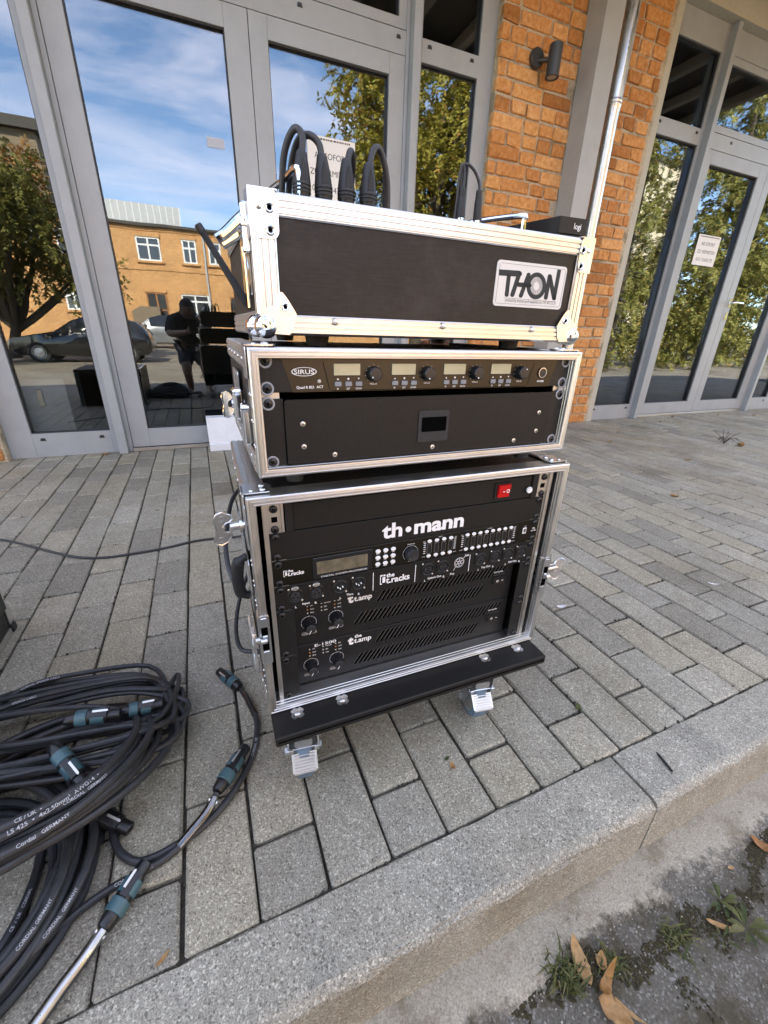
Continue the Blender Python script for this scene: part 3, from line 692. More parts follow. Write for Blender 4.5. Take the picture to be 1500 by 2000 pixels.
m_ = MB(); m_.box(-7.6, 12.1, -.06, 7.1, 3.815, 4.5); m_.build('parapet', 'lintel', t, off)
m_ = MB(); m_.box(-7.6, 12.1, .03, 7.1, 3.582, 3.81); m_.build('roof_edge', 'lintel', t, off)
t = thing('storage_cabinet', 'pale cabinet standing inside behind the outer glass panel', 'cabinet', (-.90, .30, 0)); off = t.location
m_ = MB(); m_.box(-1.05, -.78, .13, .52, -.003, .44, .004); m_.build('carcass', 'white_metal', t, off)
m_ = MB(); m_.box(-.93, -.90, .115, .13, .28, .38, .003); m_.build('handle', 'alu', t, off)

# white metal threshold piece lying in front of the door
t = thing('threshold_ramp', 'white metal ramp section leaning at the door threshold', 'ramp', (.15, -.10, 0)); off = t.location
m_ = MB(); m_.prism([(-.155, .003), (-.150, .003), (-.118, .205), (-.085, .215), (-.085, .220), (-.122, .212)], (-.020, 0, 0), (0, 1, 0), (0, 0, 1), (.36, 0, 0)); m_.build('sloping_plate', 'white_metal', t, off)
m_ = MB(); m_.box(-.020, .34, -.160, -.040, .001, .050, .004); m_.build('foot_rail', 'white_metal', t, off)
m_ = MB(); m_.prism([(-.118, .05), (-.05, .05), (-.082, .212), (-.112, .206)], (.33, 0, 0), (0, 1, 0), (0, 0, 1), (.008, 0, 0)); m_.prism([(-.118, .05), (-.05, .05), (-.082, .212), (-.112, .206)], (-.019, 0, 0), (0, 1, 0), (0, 0, 1), (.008, 0, 0)); m_.build('end_plate', 'white_metal', t, off)
# ------------------------------------------------------------------ flight cases and the gear in them
LC = dict(loc=(.0153, -2.4979, .1705), yaw=-.0185, W=.5367, H=.3815, D=.31)
MC = dict(loc=(.0360, -2.4937, .5755), yaw=-.0062, W=.5336, H=.1652, D=.385, k=.943)
TC = dict(loc=(.0626, -2.4183, .7455), yaw=.0051, W=.5349, H=.1506, D=.34)
def cpt(C, u, d, v):
    c, s = math.cos(C['yaw']), math.sin(C['yaw']); k = C.get('k', 1.0); u, d, v = u * k, d * k, v * k; return (C['loc'][0] + c * u - s * d, C['loc'][1] + s * u + c * d, C['loc'][2] + v)
class Dev:
    def __init__(self, C, name, label, cat, u0, d0, v0, group=None):
        self.e = thing(name, label, cat, cpt(C, u0, d0, v0), C['yaw'], group); k = C.get('k', 1.0); self.e.scale = (k, k, k); self.off = (u0, d0, v0)
    def b(self, mb_, name, mat, parent=None, **k): return mb_.build(name, mat, parent or self.e, self.off, **k)
    def inst(self, name, me, u, d, v, rot=None, parent=None):
        o = self.off; return link(name, me, parent or self.e, (u - o[0], d - o[1], v - o[2]), rot)
def mesh_of(mb_, name, mats, angle=35):
    o = mb_.build(name, mats, None, angle=angle); me = o.data; bpy.data.objects.remove(o); return me
# shared small hardware ------------------------------------------------
def cross_recess(m_, y, r, w_=.0011):
    m_.box(-r, r, y - .0003, y + .0002, -w_ / 2, w_ / 2); m_.box(-w_ / 2, w_ / 2, y - .00032, y + .0002, -r, r)
m_ = MB(); m_.lathe([(.0058, 0), (.0058, .0012), (.0052, .0024), (.0034, .0034), (.0, .0036)], (0, 0, 0), (0, -1, 0), 18, False); m_.cur = 1; cross_recess(m_, -.0035, .0026, .0012); SCREW = mesh_of(m_, 'screw', ['plastic', 'void'])
m_ = MB(); m_.lathe([(.0088, 0), (.0088, .0010), (.0080, .0018), (.0066, .0016), (.006, .0006)], (0, 0, 0), (0, -1, 0), 22, False); m_.cur = 1; m_.lathe([(.0062, 0.0004), (.0058, .0014), (.0030, .0024), (.0, .0026)], (0, 0, 0), (0, -1, 0), 18, False); m_.cur = 2; cross_recess(m_, -.0026, .0028, .0013); SCREWW = mesh_of(m_, 'screw', ['washer', 'plastic', 'void'])
m_ = MB(); m_.lathe([(.0036, 0), (.0036, .0006), (.0024, .0012), (.0, .0012)], (0, 0, 0), (0, -1, 0), 12, False); m_.cur = 1; cross_recess(m_, -.0013, .0018, .0007); SCREWS = mesh_of(m_, 'screw', ['rail', 'void'])
def rivet(m_, p, n, r=.0028): m_.lathe([(r, 0), (r * .86, r * .38), (r * .5, r * .6), (0, r * .66)], p, n, 10, False)
def eyelet(m_, p, n, r=.0062):
    m_.cur = 0; m_.lathe([(r, 0), (r * .95, .0012), (r * .7, .0018), (r * .5, .0010), (r * .48, 0)], p, n, 18, False)
    m_.cur = 1; m_.lathe([(r * .5, .0005), (0, .0005)], p, n, 12, False); m_.cur = 0
FR = [(0, .032), (0, .0022), (.0014, .0004), (.0030, 0), (.0040, .0011), (.0046, .0011), (.0054, 0), (.0078, 0), (.0086, .0011), (.0092, .0011), (.0100, .0002), (.0114, .0004), (.0121, .0020), (.0121, .0048), (.0114, .0056), (.0114, .0064), (.0121, .0072), (.0121, .0104), (.0114, .0112), (.0114, .0120), (.0121, .0128), (.0121, .032)]
def edge_profile(m_, a, b, n1, n2, w_=.026, t=.0018):
    """grooved angle extrusion along a-b; n1, n2: the two in-plane directions its legs run (away from the edge); it stands t proud of both faces"""
    a, b, n1, n2 = Vector(a), Vector(b), Vector(n1), Vector(n2); o = -(n1 + n2) * t
    g = [0, .06, .27, .29, .34, .36, .56, .58, .63, .65, .84, .86, .91, .93, 1.0]; hgt = [0, 1, 1, -.1, -.1, 1, 1, -.1, -.1, 1, 1, -.1, -.1, .8, 0]
    prof = []
    for f, h in list(zip(g, hgt))[::-1]: prof.append(n1 * (w_ * f) - n2 * (t * h if f else t * .4) )
    for f, h in list(zip(g, hgt))[1:]: prof.append(n2 * (w_ * f) - n1 * (t * h))
    k = len(prof); vs = [a + p for p in prof] + [b + p for p in prof]
    fs = [(i, i + 1, k + i + 1, k + i) for i in range(k - 1)] + [tuple(range(k))[::-1], tuple(range(k, 2 * k))]
    m_.add(vs, fs)
def wing(m_, o, ux, uz, th, s=1.0):
    """butterfly latch wing: a two-lobed plate with a C-shaped bite"""
    out = [(-.006, .022), (-.013, .026), (-.021, .024), (-.024, .016), (-.022, .008), (-.020, 0), (-.022, -.008), (-.024, -.016), (-.021, -.024), (-.013, -.027), (-.004, -.024), (.001, -.017), (.001, -.010), (-.003, -.0085)]
    out += [(-.004 + .008 * math.cos(R(a)) * 1.0, .0085 * math.sin(R(a))) for a in (270, 240, 210, 180, 150, 120, 90)]
    out += [(-.003, .0085), (.001, .012), (-.001, .018)]
    o, ux, uz, th = Vector(o), Vector(ux), Vector(uz), Vector(th)
    m_.prism([(x * s, y * s) for x, y in out], o, ux, uz, th)
    rim = [o + ux * (x * s) + uz * (y * s) + th * .5 for x, y in out]; m_.tube(rim, .0016 * s, 6, closed=True)
    for y in (.0165, -.0175):
        cc = o + ux * (-.0145 * s) + uz * (y * s) + th * .5; m_.tube([cc + (ux.normalized() * math.cos(2 * math.pi * i / 14) + uz.normalized() * math.sin(2 * math.pi * i / 14)) * .0042 * s for i in range(14)], .0011 * s, 6, closed=True)
def hexnut(m_, p, n, r=.006, h=.004): m_.lathe([(r, 0), (r, h * .8), (r * .8, h)], p, n, 6)

# ---- wheel board
t = Dev(LC, 'wheel_board', 'black wheeled board carrying the lowest rack case', 'dolly', .265, .15, -.1705)
ub0, ub1, df, db = .002, .5315, -.0475, .40
m_ = MB(); m_.box(ub0, ub1, df, db, -.0205, -.0006, .0022); t.b(m_, 'board', 'blackpaint')
m_ = MB(); m_.box(ub0 + .004, ub1 - .004, df - .0008, df + .004, -.0110, -.0090); t.b(m_, 'edge_groove', 'void')
for k, u in enumerate((.043, .120, .411, .489)):
    m_ = MB(); st = []
    for i in range(24): rr = .0115 if i % 6 < 4 else .0088; st.append((u + rr * math.cos(2 * math.pi * i / 24 + .3), -.0105 + rr * math.sin(2 * math.pi * i / 24 + .3)))
    m_.prism(st, (0, 0, -.0006), (1, 0, 0), (0, 1, 0), (0, 0, .0010)); m_.lathe([(.0058, .0003), (.005, .002), (.0025, .0034), (0, .0036)], (u, -.0105, -.0003), (0, 0, 1), 14, False); t.b(m_, 'drive_in_nut', 'galv')
def caster(u, d, yaw, nm='caster'):
    T = Matrix.Translation((u, d, -.1705)) @ Matrix.Rotation(yaw, 4, 'Z')
    def tr(m2): m2.v = [tuple(T @ Vector(p)) for p in m2.v]; return m2
    m2 = MB(); m2.lathe([(.036, -.016), (.044, -.014), (.0475, -.008), (.0475, .008), (.044, .014), (.036, .016)], (0, 0, .0475), (1, 0, 0), 36); wheel = t.b(tr(m2), 'wheel', 'bluewheel')
    m2 = MB(); m2.lathe([(.030, -.0175), (.034, -.0165), (.034, .0165), (.030, .0175)], (0, 0, .0475), (1, 0, 0), 28); t.b(tr(m2), 'hub', 'galv', wheel)
    m2 = MB()
    for s in (-1, 1):
        x = s * .0255; m2.prism([(-.032, .126), (.030, .126), (.026, .075), (.012, .036), (-.010, .036), (-.028, .080)], (x - .0012, 0, 0), (0, 1, 0), (0, 0, 1), (.0024, 0, 0))
        hexnut(m2, (x + s * .001, 0, .0475), (s, 0, 0), .008, .007)
    m2.box(-.0265, .0265, -.020, .030, .1262, .1300, .001); m2.lathe([(.030, .1255), (.030, .134), (.026, .138)], (0, .005, 0), (0, 0, 1), 24); m2.box(-.042, .042, -.034, .044, .1385, .1418, .001); t.b(tr(m2), 'fork', 'zinc')
    m2 = MB(); A = Matrix.Rotation(R(47), 4, 'X')
    def brk(y0, y1, z0, z1, w0, w1, c=.0015):
        q = MB(); q.box(-w0, w1, y0, y1, z0, z1, c); m2.add([tuple(Matrix.Translation((0, -.043, .068)) @ A @ Vector(p)) for p in q.v], q.f)
    brk(-.016, .016, -.002, .0012, .0215, .0215); brk(-.0185, -.015, -.006, .0012, .019, .019)
    for k in range(6): brk(-.0135 + k * .0046, -.0112 + k * .0046, .0012, .0024, .0175, .0175, .0006)
    pedal = t.b(tr(m2), 'brake_pedal', 'rail')
    m2 = MB(); m2.box(-.0275, .0275, -.034, -.008, .0880, .0905, .001); m2.box(-.0265, -.0185, -.0375, -.031, .083, .093, .001); m2.box(.0185, .0265, -.0375, -.031, .083, .093, .001); m2.prism(rrect(-.015, .015, .0945, .1090, .003), (0, -.034, 0), (1, 0, 0), (0, 0, 1), (0, .003, 0)); m2.box(-.011, .011, -.031, -.010, .0906, .099, .001); t.b(tr(m2), 'release_tab', 'zinc', pedal)
caster(.052, .018, R(-6)); caster(.418, .018, R(-9)); caster(.060, .345, R(170)); caster(.470, .345, R(175))

# ---- rack case bodies
def rack_body(C, label, feet=True, rear=True):
    t = Dev(C, 'rack_case', label, 'flight case', 0, 0, 0); W, H, D = C['W'], C['H'], C['D']
    m_ = MB(); k = .0112
    m_.box(.0022, W - .0022, .033, D, .0022, k); m_.box(.0022, W - .0022, .033, D, H - k, H - .0022)
    m_.box(.0022, k, .033, D, k + .0001, H - k - .0001); m_.box(W - k, W - .0022, .033, D, k + .0001, H - k - .0001); t.b(m_, 'shell', 'ply')
    m_ = MB(); m_.box(k + .001, W - k - .001, D - .010, D - .002, k + .001, H - k - .001); t.b(m_, 'rear_cover', 'void')
    m_ = MB(); m_.ring(W, H, FR); m_.ring(W, H, [(0, .032), (.0004, .034), (.0121, .034)]); t.b(m_, 'front_frame', 'alu', angle=25)
    for n_, a, b, n1, n2 in (('edge_profile', (0, .034, H), (0, D, H), (1, 0, 0), (0, 0, -1)), ('edge_profile', (W, .034, H), (W, D, H), (-1, 0, 0), (0, 0, -1)), ('edge_profile', (0, .034, 0), (0, D, 0), (1, 0, 0), (0, 0, 1)), ('edge_profile', (W, .034, 0), (W, D, 0), (-1, 0, 0), (0, 0, 1))):
        m_ = MB(); edge_profile(m_, a, b, n1, n2, .029); t.b(m_, n_, 'alu', angle=20)
    for sx in (0, 1):
        u0, u1 = (-.0028, .036) if sx == 0 else (W - .036, W + .0028)
        m_ = MB(); m_.cur = 0
        pl = [(u0, .012), (u0, .050), (u1 - .012, .050), (u1 - .004, .045), (u1, .036), (u1, .022), (u1 - .004, .013), (u1 - .008, .012)] if sx == 0 else [(u1, .012), (u0 + .008, .012), (u0 + .004, .013), (u0, .022), (u0, .036), (u0 + .004, .045), (u0 + .012, .050), (u1, .050)]
        m_.prism(pl, (0, 0, H + .0019), (1, 0, 0), (0, 1, 0), (0, 0, .0014))
        us = -.0028 if sx == 0 else W + .0014
        m_.prism(rrect(.012, .050, H - .038, H + .0033, .006), (us, 0, 0), (0, 1, 0), (0, 0, 1), (.0014, 0, 0))
        for u, d in ((.024, .022), (.024, .037)): rivet(m_, (u if sx == 0 else W - u, d, H + .0033), (0, 0, 1), .0042)
        rivet(m_, (.009 if sx == 0 else W - .009, .020, H + .0033), (0, 0, 1), .003); t.b(m_, 'corner_bracket', 'zinc')
    m_ = MB()
    for d in [.065 + i * .062 for i in range(6)]:
        if d > D - .02: break
        for v in (.016, H - .016):
            rivet(m_, (-.0018, d, v), (-1, 0, 0), .0032); rivet(m_, (W + .0018, d, v), (1, 0, 0), .0032)
    for v in [.04 + i * .034 for i in range(int((H - .06) / .034))]:
        rivet(m_, (0, .013, v), (-1, 0, 0), .0026); rivet(m_, (0, .026, v), (-1, 0, 0), .0026); rivet(m_, (W, .020, v), (1, 0, 0), .0026)
    tag(t.b(m_, 'riveting', 'zinc'), kind='stuff')
    if feet:
        for u in (.055, W - .055):
            for d in (.045, D - .05):
                m_ = MB(); m_.lathe([(.0125, -.0205), (.0150, -.003), (.0150, 0)], (u, d, 0), (0, 0, 1), 22); t.b(m_, 'rubber_foot', 'softblack')
    return t
lcase = rack_body(LC, 'lowest and tallest rack case, open-fronted with amplifiers, on the wheel board', feet=False)
mcase = rack_body(MC, 'middle rack case with the wireless receiver and black drawer')
# lower case: side rails, latches, handle
for sx in (0, 1):
    f = (lambda u: u) if sx == 0 else (lambda u: LC['W'] - u)
    m_ = MB(); a, b = sorted((f(.0195), f(.0262))); m_.box(a, b, .0145, .020, .012, .3690, .0006); a, b = sorted((f(.0262), f(.0485))); m_.box(a, b, .0190, .0205, .012, .3690)
    a, b = sorted((f(.0445), f(.0485))); m_.box(a, b, .0155, .0190, .3205, .3690, .0006); r_ = lcase.b(m_, 'rack_rail', 'rail')
    m_ = MB(); a, b = sorted((f(.0315), f(.0395))); m_.box(a, b, .0180, .0189, .3360, .3438); lcase.b(m_, 'cage_nut_slot', 'void', r_)
    for v in (.3558, .3250): lcase.inst('screw', SCREW, f(.0352), .0185, v, (0, random.uniform(0, 3), 0), r_)
    # recessed mid latch let into the front frame
    m_ = MB(); a, b = sorted((f(-.0022), f(.0140))); m_.prism(rrect(a, b, .108, .198, .005), (0, -.0008, 0), (1, 0, 0), (0, 0, 1), (0, .022, 0)); dish = lcase.b(m_, 'latch_dish', 'zinc')
    m_ = MB(); a, b = sorted((f(.0012), f(.0108))); m_.box(a, b, -.0012, .004, .136, .178); lcase.b(m_, 'latch_recess', 'void', dish)
    m_ = MB(); a, b = sorted((f(.002), f(.010))); m_.box(a, b, -.0030, .003, .152, .164, .001); m_.cyl((f(-.001), -.006, .158), (f(.008), -.006, .158), .0042, n=14)
    a, b = sorted((f(.0015), f(.0105))); m_.box(a, b, -.0016, .001, .112, .134, .001); m_.box(a, b, -.0016, .001, .180, .195, .001); lcase.b(m_, 'latch_hook', 'zinc', dish)
m_ = MB(); m_.prism([(.000, .108), (.002, .200), (-.001, .206), (-.004, .200), (-.006, .150), (-.004, .108)], (-.0125, 0, 0), (0, 1, 0), (0, 0, 1), (-.002, 0, 0)); wing(m_, (-.0115, .005, .155), (0, 1, 0), (0, 0, 1), (.0018, 0, 0), 1.4); m_.cyl((-.013, .002, .155), (.0, .002, .155), .005, n=12); lcase.b(m_, 'latch_wing', 'zinc')
m_ = MB(); wing(m_, (.552, .001, .170), (-.75, .25, .15), (.2, 0, 1), (0, .0018, 0), .85); m_.box(.536, .556, .000, .010, .160, .180, .001); m_.cyl((.536, .002, .170), (.560, .002, .170), .0045, n=12); m_.prism(rrect(.5365, .5385, .130, .205, .0008), (0, -.0005, 0), (1, 0, 0), (0, 0, 1), (0, .04, 0)); lcase.b(m_, 'latch_wing', 'zinc')
m_ = MB(); wing(m_, (-.021, .018, .338), (.96, .28, 0), (.10, -.10, 1), (0, .0018, 0), .92); m_.cyl((-.022, .019, .338), (.0, .019, .338), .0055, n=14); m_.cyl((-.010, .019, .338), (-.007, .019, .338), .009, n=14); m_.box(-.0034, -.0010, .006, .048, .305, .368, .0006); lcase.b(m_, 'latch_wing', 'zinc')
m_ = MB(); m_.prism(rrect(.05, .26, .165, .262, .012), (-.0026, 0, 0), (0, 1, 0), (0, 0, 1), (-.0014, 0, 0)); lcase.b(m_, 'handle_plate', 'zinc')
m_ = MB(); m_.tube(spline([(-.004, .070, .262), (-.016, .070, .255), (-.020, .078, .235), (-.021, .090, .205), (-.018, .098, .180), (-.006, .100, .172)], 5), [.006] * 5 + [.0095] * 16 + [.007] * 5, 12); lcase.b(m_, 'carry_handle', 'softblack')
# middle case latches
m_ = MB(); m_.prism(rrect(.150, .245, .030, .125, .006), (-.0026, 0, 0), (0, 1, 0), (0, 0, 1), (-.0018, 0, 0)); md = mcase.b(m_, 'latch_dish', 'zinc')
m_ = MB(); wing(m_, (-.0185, .120, .082), (.8, .6, 0), (0, 0, 1), (0, .0018, 0), .72); m_.cyl((-.0185, .12, .082), (.0, .12, .082), .006, n=12); m_.box(-.017, -.002, .105, .135, .060, .104, .003); mcase.b(m_, 'latch_wing', 'chrome', md)
m_ = MB(); m_.box(-.0110, -.0022, .030, .062, .040, .092, .002); m_.box(-.0118, -.0108, .036, .056, .048, .084, .0005); m_.cyl((-.013, .028, .09), (-.003, .028, .09), .005, n=12); mcase.b(m_, 'latch_hook', 'chrome', md)
m_ = MB(); m_.box(.5340, .5435, .022, .024, .048, .090, .0006); m_.box(.5340, .5435, .022, .060, .0885, .0905, .0006); m_.box(.5340, .5435, .022, .060, .048, .050, .0006); m_.cyl((.534, .03, .069), (.541, .03, .069), .008, n=14); mcase.b(m_, 'latch_hook', 'zinc')

# ---- top case, closed, face on
t = Dev(TC, 'mixer_case', 'closed dark flight case on top of the stack with the silver maker plate', 'flight case', 0, 0, 0); top = t
W, H, D = TC['W'], TC['H'], TC['D']
m_ = MB(); m_.box(.0018, W - .0018, .0018, D - .0018, .0018, H - .0018); t.b(m_, 'shell', 'ply')
for a, b, n1, n2 in (((0, 0, H), (W, 0, H), (0, 0, -1), (0, 1, 0)), ((0, 0, 0), (W, 0, 0), (0, 0, 1), (0, 1, 0)), ((0, 0, .0225), (0, 0, H - .0225), (1, 0, 0), (0, 1, 0)), ((W, 0, .0225), (W, 0, H - .0225), (-1, 0, 0), (0, 1, 0)),
                     ((0, .027, H), (0, D, H), (1, 0, 0), (0, 0, -1)), ((W, .027, H), (W, D, H), (-1, 0, 0), (0, 0, -1)), ((0, .027, 0), (0, D, 0), (1, 0, 0), (0, 0, 1)), ((W, .027, 0), (W, D, 0), (-1, 0, 0), (0, 0, 1))):
    m_ = MB(); vert = abs(Vector(b)[2] - Vector(a)[2]) > .01; edge_profile(m_, a, b, n1, n2, .027 if vert else (.0228 if n1[2] else .027)); t.b(m_, 'edge_profile', 'alu', angle=20)
for sx in (0, 1):
    f = (lambda u: u) if sx == 0 else (lambda u: W - u); wd = .0305 if sx == 0 else .026
    a, b = sorted((f(-.0030), f(wd)))
    out = rrect(a, b, H - .0465, H + .0030, .009); m_ = MB()
    if sx == 0: out = [(min(x, b), y) for x, y in out]; out = [(a, y) if x < a + .0091 and y > 0 else (x, y) for x, y in out]
    else: out = [(b, y) if x > b - .0091 else (x, y) for x, y in out]
    m_.prism(out, (0, -.0034, 0), (1, 0, 0), (0, 0, 1), (0, .0014, 0))
    us = -.0034 if sx == 0 else W + .0020
    m_.prism(rrect(-.0030, .030, H - .0465, H + .0030, .006), (us, 0, 0), (0, 1, 0), (0, 0, 1), (.0014, 0, 0)); m_.box(a, b, -.0030, .030, H + .0020, H + .0033)
    cb = t.b(m_, 'corner_bracket', 'zinc')
    for u, v in ((.0205, .1352), (.0200, .1128)):
        m_ = MB(); eyelet(m_, (f(u), -.0034, v), (0, -1, 0), .0060); t.b(m_, 'eyelet', ['chrome', 'void'], cb)
    m_ = MB(); rivet(m_, (f(.0085), -.0034, .1355), (0, -1, 0), .0038); t.b(m_, 'rivet', 'chrome', cb)
    # ball corner
    m_ = MB(); s = 1 if sx == 0 else -1; u0 = .0072 if sx == 0 else W - .0072
    m_.sphere((u0, .004, .0085), .0148, 32, 20); m_.sphere((u0 - s * .009, .030, .0085), .0138, 24, 14)
    ball = t.b(m_, 'ball_corner', 'chrome', angle=60)
    m_ = MB(); dia = [(.010, .000), (.036, -.001), (.041, .004), (.0465, .0235), (.044, .028), (.0355, .0415), (.030, .0480), (.026, .0485), (.022, .044), (.0165, .0325), (.0125, .030), (.002, .030), (0, .022)]
    m_.prism([(f(x), y) for x, y in dia], (0, -.0034, 0), (1, 0, 0), (0, 0, 1), (0, .0014, 0)); m_.prism([(f(x), y) for x, y in ((.0265, .0255), (.0400, .0245), (.0395, .030), (.0335, .0385), (.0280, .0415), (.0262, .038))], (0, -.0046, 0), (1, 0, 0), (0, 0, 1), (0, .0012, 0)); pl = t.b(m_, 'corner_plate', 'zinc', ball)
    m_ = MB(); eyelet(m_, (f(.0320), -.0046, .0315), (0, -1, 0), .0052); t.b(m_, 'eyelet', ['chrome', 'void'], ball)
for u in (.0985, .2669, .4371):
    m_ = MB(); rivet(m_, (u, -.0022, .0165), (0, -1, 0), .0047); t.b(m_, 'rivet', 'rail')
for u in (.085, W - .105):
    for d in (.045, D - .05):
        m_ = MB(); m_.lathe([(.0150, -.0146), (.0172, -.003), (.0172, 0)], (u, d, 0), (0, 0, 1), 24); t.b(m_, 'rubber_foot', 'softblack')
# maker plate
m_ = MB(); m_.prism(rrect(.3543, .4925, .0487, .1106, .0055), (0, .0017, 0), (1, 0, 0), (0, 0, 1), (0, -.0012, 0)); plate = t.b(m_, 'maker_plate', 'sticker')
m_ = MB(); d = .00035; U0, V0, PW, PH = .3543, .0487, .1382, .0619
_s = [(195, 220), (1320, 340), (1190, 1035), (105, 965)]; _q = [(0, 1), (1, 1), (1, 0), (0, 0)]; _A = []
for (x, y), (u, v) in zip(_s, _q): _A += [[x, y, 1, 0, 0, 0, -u * x, -u * y], [0, 0, 0, x, y, 1, -v * x, -v * y]]
_h = np.linalg.solve(np.array(_A, float), np.array([c_ for q in _q for c_ in q], float))
def pt(x, y):                                # place measured on the tilted plate -> plate plane
    w_ = _h[6] * x + _h[7] * y + 1; return (U0 + (_h[0] * x + _h[1] * y + _h[2]) / w_ * PW, d, V0 + (_h[3] * x + _h[4] * y + _h[5]) / w_ * PH)
def stroke(x0, y0, x1, y1, w_, cap0=True, cap1=True):
    p0, p1 = Vector((x0, y0)), Vector((x1, y1)); dr = (p1 - p0).normalized(); nn = Vector((-dr.y, dr.x)); pts = []
    a0 = math.atan2(nn.y, nn.x)
    pts += [p1 + Vector((math.cos(a0 - math.pi * k / 8), math.sin(a0 - math.pi * k / 8))) * w_ for k in range(9)] if cap1 else [p1 + nn * w_, p1 - nn * w_]
    pts += [p0 + Vector((math.cos(a0 - math.pi - math.pi * k / 8), math.sin(a0 - math.pi - math.pi * k / 8))) * w_ for k in range(9)] if cap0 else [p0 - nn * w_, p0 + nn * w_]
    m_.poly([pt(p.x, p.y) for p in pts][::-1])
stroke(205, 432, 525, 452, 50, False); stroke(365, 480, 327, 796, 32); stroke(532, 450, 418, 796, 34)
stroke(682, 465, 553, 810, 32); stroke(520, 628, 690, 640, 38); stroke(1022, 490, 956, 842, 32); stroke(1024, 490, 1090, 850, 34); stroke(1090, 850, 1182, 380, 31, True, False)
def annulus(cx, cy, r0, r1, n=40, kx=1.0, k0=None):
    for i in range(n):
        a, b = 2 * math.pi * i / n, 2 * math.pi * (i + 1) / n; k0 = k0 or kx
        q = [(cx + r1 * kx * math.cos(a) - r1 * .06 * math.sin(a), cy + r1 * math.sin(a)), (cx + r1 * kx * math.cos(b) - r1 * .06 * math.sin(b), cy + r1 * math.sin(b)), (cx + r0 * k0 * math.cos(b) - r0 * .06 * math.sin(b), cy + r0 * math.sin(b)), (cx + r0 * k0 * math.cos(a) - r0 * .06 * math.sin(a), cy + r0 * math.sin(a))]
        m_.poly([pt(*p) for p in q][::-1])
annulus(806, 648, 146, 220, kx=.72, k0=.68)
for k in range(6): annulus(806, 650, 72 + k * 13, 76 + k * 13, 28, .68)
for a, b in (((245, 275), (1280, 383)), ((155, 925), (1165, 990)), ((228, 290), (148, 910)), ((1288, 395), (1178, 980)), ((285, 842), (1110, 905))): stroke(*a, *b, 2.2, False, False)
m_.text('produced by thomann profi equipment tel. 0 95 46/9 22 30', U0 + PW * .535, V0 + .0068, .0066, d, fit=.103)
t.b(m_, 'lettering', 'ink', plate)
# left side: latch with lever, and chrome stay
m_ = MB(); m_.prism(rrect(.030, .110, .045, .140, .006), (-.0020, 0, 0), (0, 1, 0), (0, 0, 1), (-.0016, 0, 0)); dish = t.b(m_, 'latch_dish', 'chrome')
m_ = MB(); m_.tube(spline([(-.006, .022, .128), (-.016, .021, .120), (-.030, .020, .108), (-.040, .020, .102)], 4), [.0075, .0072, .007, .007, .0068, .0066, .0064, .0062, .006, .006, .006, .0058, .0055], 10); m_.tube(spline([(-.006, .030, .118), (-.018, .028, .108), (-.034, .027, .098)], 4), .0062, 10)
m_.sphere((-.006, .020, .122), .0095, 12, 8, (.7, 1, 1.4)); m_.sphere((-.005, .022, .104), .008, 12, 8, (.6, 1, 1.5)); m_.box(-.010, -.002, .012, .034, .090, .142, .002); t.b(m_, 'latch_lever', 'chrome', dish)
m_ = MB(); m_.tube([(-.008, .030, .100), (-.008, .030, .030)], .0020, 8); m_.tube([(-.0085, .034, .098), (-.007, .034, .075)], .0034, 8); t.b(m_, 'latch_rod', 'chrome', dish)
# bow handles on top
for u0, u1, d_ in ((.040, .075, .16), (.365, .440, .10)):
    m_ = MB()
    if u0 < .1: P = [(u1 - .004, .055, H - .006), (u1 - .004, .055, H + .036), (u1 - .008, .060, H + .044), (u0 + .020, .10, H + .040), (u0, .13, H + .026), (u0 - .006, .135, H - .006)]
    else: P = [(u1, .06, H - .006), (u1, .06, H + .026), (u1 - .005, .062, H + .034), (u0 + .012, .11, H + .028), (u0 - .010, .125, H + .018), (u0 - .014, .126, H - .006)]
    m_.tube(spline(P, 6), .0042, 10); t.b(m_, 'bow_handle', 'chrome')

# ---- plugs standing in the mixer top
def tube_thing(name, label, cat, pts, r, mat='cable', n=10, group=None):
    c0 = Vector(pts[0]); t_ = thing(name, label, cat, c0, 0, group); m2 = MB(); m2.tube(pts, r, n); m2.build('sheath', mat, t_, c0); return t_
def xlr(label, u, lean, loop, uu=.16):
    b = Vector(cpt(TC, u, .06, H - .001)); tp = Vector(cpt(TC, u + lean, .062, .2145)); ax = (tp - b); L = ax.length; a = ax.normalized()
    P = [tp - a * .01] + [Vector(cpt(TC, *p)) for p in loop]; P = spline(P, 7)
    t_ = thing('microphone_cable', label, 'cable', b, 0, 'black microphone cables plugged into the mixer')
    m2 = MB(); m2.tube(P, .0043, 12); m2.build('sheath', 'cable', t_, b)
    m2 = MB(); m2.lathe([(.0104, -.004), (.0106, .004), (.0110, .006), (.0110, .011), (.0101, .012), (.0101, .013), (.0110, .014), (.0110, .019), (.0111, .0195)], b, a, 20); m2.build('plug_shell', 'blacksatin', t_, b)
    k = 1.15; m2 = MB(); m2.lathe([(r_ * k, h_) for r_, h_ in [(.0103, .0195), (.0105, .0215), (.0096, .0222), (.0096, .0230), (.0105, .0237), (.0105, .0256), (.0096, .0263), (.0096, .0271), (.0105, .0278), (.0103, .0296), (.0096, .036), (.0082, .048), (.0064, L - .006), (.0058, L - .002), (.0044, L)]], b, a, 20); m2.build('boot', 'softblack', t_, b)
    m2 = MB(); m2.prism([(-.0045, .032), (.0045, .032), (.0030, .046), (0, .055), (-.003, .046)], b - Vector((0, .0116, 0)), (1, 0, 0), a, (0, .003, 0)); m2.build('grip_flat', 'blacksatin', t_, b)
    m2 = MB(); c = P[len(P) // 3]; m2.build
    return t_
xlr('microphone plug nearest the latch, cable arching back over the case edge', .0742, .0030, [(.0790, .062, .2290), (.0700, .068, .2360), (.0600, .085, .215), (.0570, .10, .175), (.056, .12, .12)])
